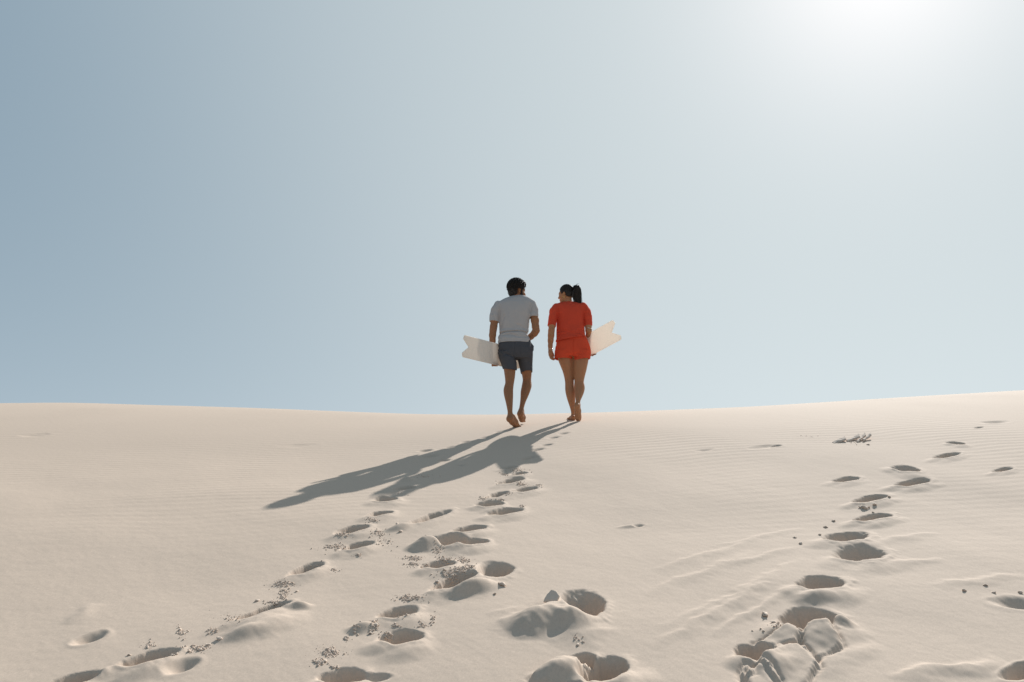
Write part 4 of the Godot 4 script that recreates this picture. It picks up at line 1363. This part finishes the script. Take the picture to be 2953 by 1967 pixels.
func _ready() -> void:
	# ---------------- camera, sky, sun, exposure
	var cam := Camera3D.new()
	cam.name = "camera"
	cam.fov = rad_to_deg(2.0 * atan(983.5 / FOCAL))
	cam.near = 0.05
	cam.far = 3000.0
	cam.rotation.x = PITCH
	add_child(cam)
	cam.make_current()

	var sky_im := Image.create(1024, 512, false, Image.FORMAT_RGBF)
	for y in 512:
		var up := PI * (0.5 - (y + 0.5) / 512.0)
		for x in 1024:
			var az := TAU * (x + 0.5) / 1024.0
			var dir := Vector3(sin(az) * cos(up), sin(up), -cos(az) * cos(up))
			var ang := rad_to_deg(dir.angle_to(sun_to))
			var low := pow(1.0 - clampf(dir.y, 0.0, 1.0), 4.0)
			var c := Vector3(.185, .285, .38) + Vector3(.268, .27, .248) * low
			# bright air round the sun
			c += Vector3(.417, .388, .321) * exp(-pow(ang / 46.0, 3.0)) + Vector3(.508, .416, .389) * exp(-pow(ang / 9.0, 1.5))
			c /= 1.3
			sky_im.set_pixel(x, y, Color(c.x, c.y, c.z))
	var pano := PanoramaSkyMaterial.new()
	pano.panorama = ImageTexture.create_from_image(sky_im)
	var sky := Sky.new()
	sky.sky_material = pano
	var env := Environment.new()
	env.background_mode = Environment.BG_SKY
	env.sky = sky
	env.tonemap_mode = Environment.TONE_MAPPER_LINEAR
	env.tonemap_exposure = 1.3
	env.sdfgi_enabled = true
	env.ssao_enabled = true
	env.ssil_enabled = true
	var we := WorldEnvironment.new()
	we.name = "world"
	we.environment = env
	add_child(we)

	var sun := DirectionalLight3D.new()
	sun.name = "sun"
	sun.light_energy = 1.45
	sun.light_color = Color(1.0, .992, .978)
	sun.light_angular_distance = 0.53
	sun.shadow_enabled = true
	add_child(sun)
	sun.look_at_from_position(Vector3.ZERO, -sun_to, Vector3.UP)

	# ---------------- noise and materials
	wide_noise.seed = 3
	wide_noise.frequency = 0.45
	wide_noise.fractal_octaves = 2
	mid_noise.seed = 8
	mid_noise.frequency = 2.2
	mid_noise.fractal_octaves = 3
	fine_noise.seed = 12
	fine_noise.frequency = 18.0
	fine_noise.fractal_octaves = 3

	var sand := StandardMaterial3D.new()
	sand.albedo_color = lin(DRY_SAND.r, DRY_SAND.g, DRY_SAND.b)
	sand.albedo_texture = sand_grain()
	sand.uv1_triplanar = true
	sand.uv1_world_triplanar = true
	sand.uv1_scale = Vector3.ONE * 0.62
	sand.roughness = 0.9
	sand.metallic_specular = 0.3
	var damp := StandardMaterial3D.new()
	damp.albedo_color = lin(DRY_SAND.r * .9, DRY_SAND.g * .9, DRY_SAND.b * .9)
	damp.roughness = 0.95
	var dry := StandardMaterial3D.new()
	dry.albedo_color = damp.albedo_color
	dry.roughness = 0.95

	var mats := {}
	mats.skin_man = cloth(lin(.41, .195, .102), 51, .16, 6.0, .5)
	mats.skin_man.subsurf_scatter_enabled = true
	mats.skin_man.subsurf_scatter_strength = .12
	mats.skin_woman = cloth(lin(.51, .245, .128), 52, .14, 6.0, .5)
	mats.skin_woman.subsurf_scatter_enabled = true
	mats.skin_woman.subsurf_scatter_strength = .12
	mats.grey_cloth = cloth(lin(.60, .56, .54), 53, .22, 9.0, .9)
	mats.dark_cloth = cloth(lin(.112, .112, .124), 54, .25, 12.0, .9)
	mats.red_cloth = cloth(lin(.74, .085, .042), 55, .12, 9.0, .85)
	mats.red_shorts = cloth(lin(.80, .092, .04), 56, .12, 9.0, .85)
	for m in [mats.red_cloth, mats.red_shorts]:
		m.backlight_enabled = true
		m.backlight = Color(.25, .25, .25)
	mats.hair_man = cloth(lin(.022, .015, .011), 57, .3, 14.0, .55)
	mats.hair_woman = cloth(lin(.022, .015, .011), 58, .3, 14.0, .5)
	for m in [mats.hair_man, mats.hair_woman]:
		m.backlight_enabled = true
		m.backlight = Color(.5, .4, .32)
	mats.hair_man.metallic_specular = .5
	mats.hair_woman.metallic_specular = .45
	mats.grey_cloth.backlight_enabled = true
	mats.grey_cloth.backlight = Color(.2, .2, .2)
	mats.eye = StandardMaterial3D.new()
	mats.eye.albedo_color = Color(.85, .83, .8)
	mats.eye.roughness = .15
	mats.gold = StandardMaterial3D.new()
	mats.gold.albedo_color = Color(.95, .8, .5)
	mats.gold.metallic = 1.0
	mats.gold.roughness = .25
	mats.silver = StandardMaterial3D.new()
	mats.silver.albedo_color = Color(.93, .9, .86)
	mats.silver.metallic = 1.0
	mats.silver.roughness = .3
	var wood := cloth(lin(.95, .90, .85), 59, .05, 1.2, .55)
	wood.backlight_enabled = true
	wood.backlight = Color(.95, .94, .92)

	# ---------------- the dune
	prepare_crest()
	list_stamps()
	build_dune(sand)

	# ---------------- the two people and their boards
	var foot := ground_hit(1320 + 541 / 3.266, 780 + 1478 / 3.266)

	man(-foot.z, foot, mats)
	var t_man := -foot.z
	board("sandboard", "pale sandboard with swallow tail, carried low under the man's left arm", zspot(58, 712, t_man - .265), zspot(625, 856, t_man + .475), zspot(70, 607, t_man - .265) - zspot(53, 818, t_man - .265), .268, wood, wood)
	var foot2 := ground_hit(1320 + 1140 / 3.266, 780 + 1421 / 3.266)

	woman(-foot2.z, foot2, mats)
	var t_w := -foot2.z
	board("sandboard_001", "pale sandboard with swallow tail, tilted up behind the woman's right arm", zspot(1497, 560, t_w - .06), zspot(938, 866, t_w + .5), zspot(1470, 470, t_w - .06) - zspot(1538, 650, t_w - .06), .268, wood, wood)

	# ---------------- loose sand and broken crust
	loose_sand(damp, dry)
	var heap := "crust plates standing on a heap of pushed sand"
	slab([[1566, 1752], [1576, 1744], [1590, 1739], [1606, 1741], [1615, 1747], [1608, 1754]], .024, .016, Vector2(.05, .6), damp, "upright plate of damp sand crust on the heap beside a round footprint", heap)
	slab([[1614, 1746], [1622, 1740], [1634, 1749], [1634, 1755], [1622, 1753]], .012, .014, Vector2(-.2, .2), damp, "small plate of damp sand crust at the rim of a round footprint", heap)
	var cracked := "cracked crust near the crest"
	for q in [[2400, 1276, 2438, 1270, .02], [2440, 1272, 2478, 1264, .03], [2470, 1274, 2496, 1262, .04], [2486, 1272, 2512, 1262, .05]]:
		slab([[q[0], q[1]], [q[2], q[3] - 1.0], [q[2] + 3, q[3] + 4], [q[0] + 4, q[1] + 3]], q[4] * .6, .022, Vector2(.1, .12), damp, "jagged plate of cracked sand crust standing alone near the crest", cracked)
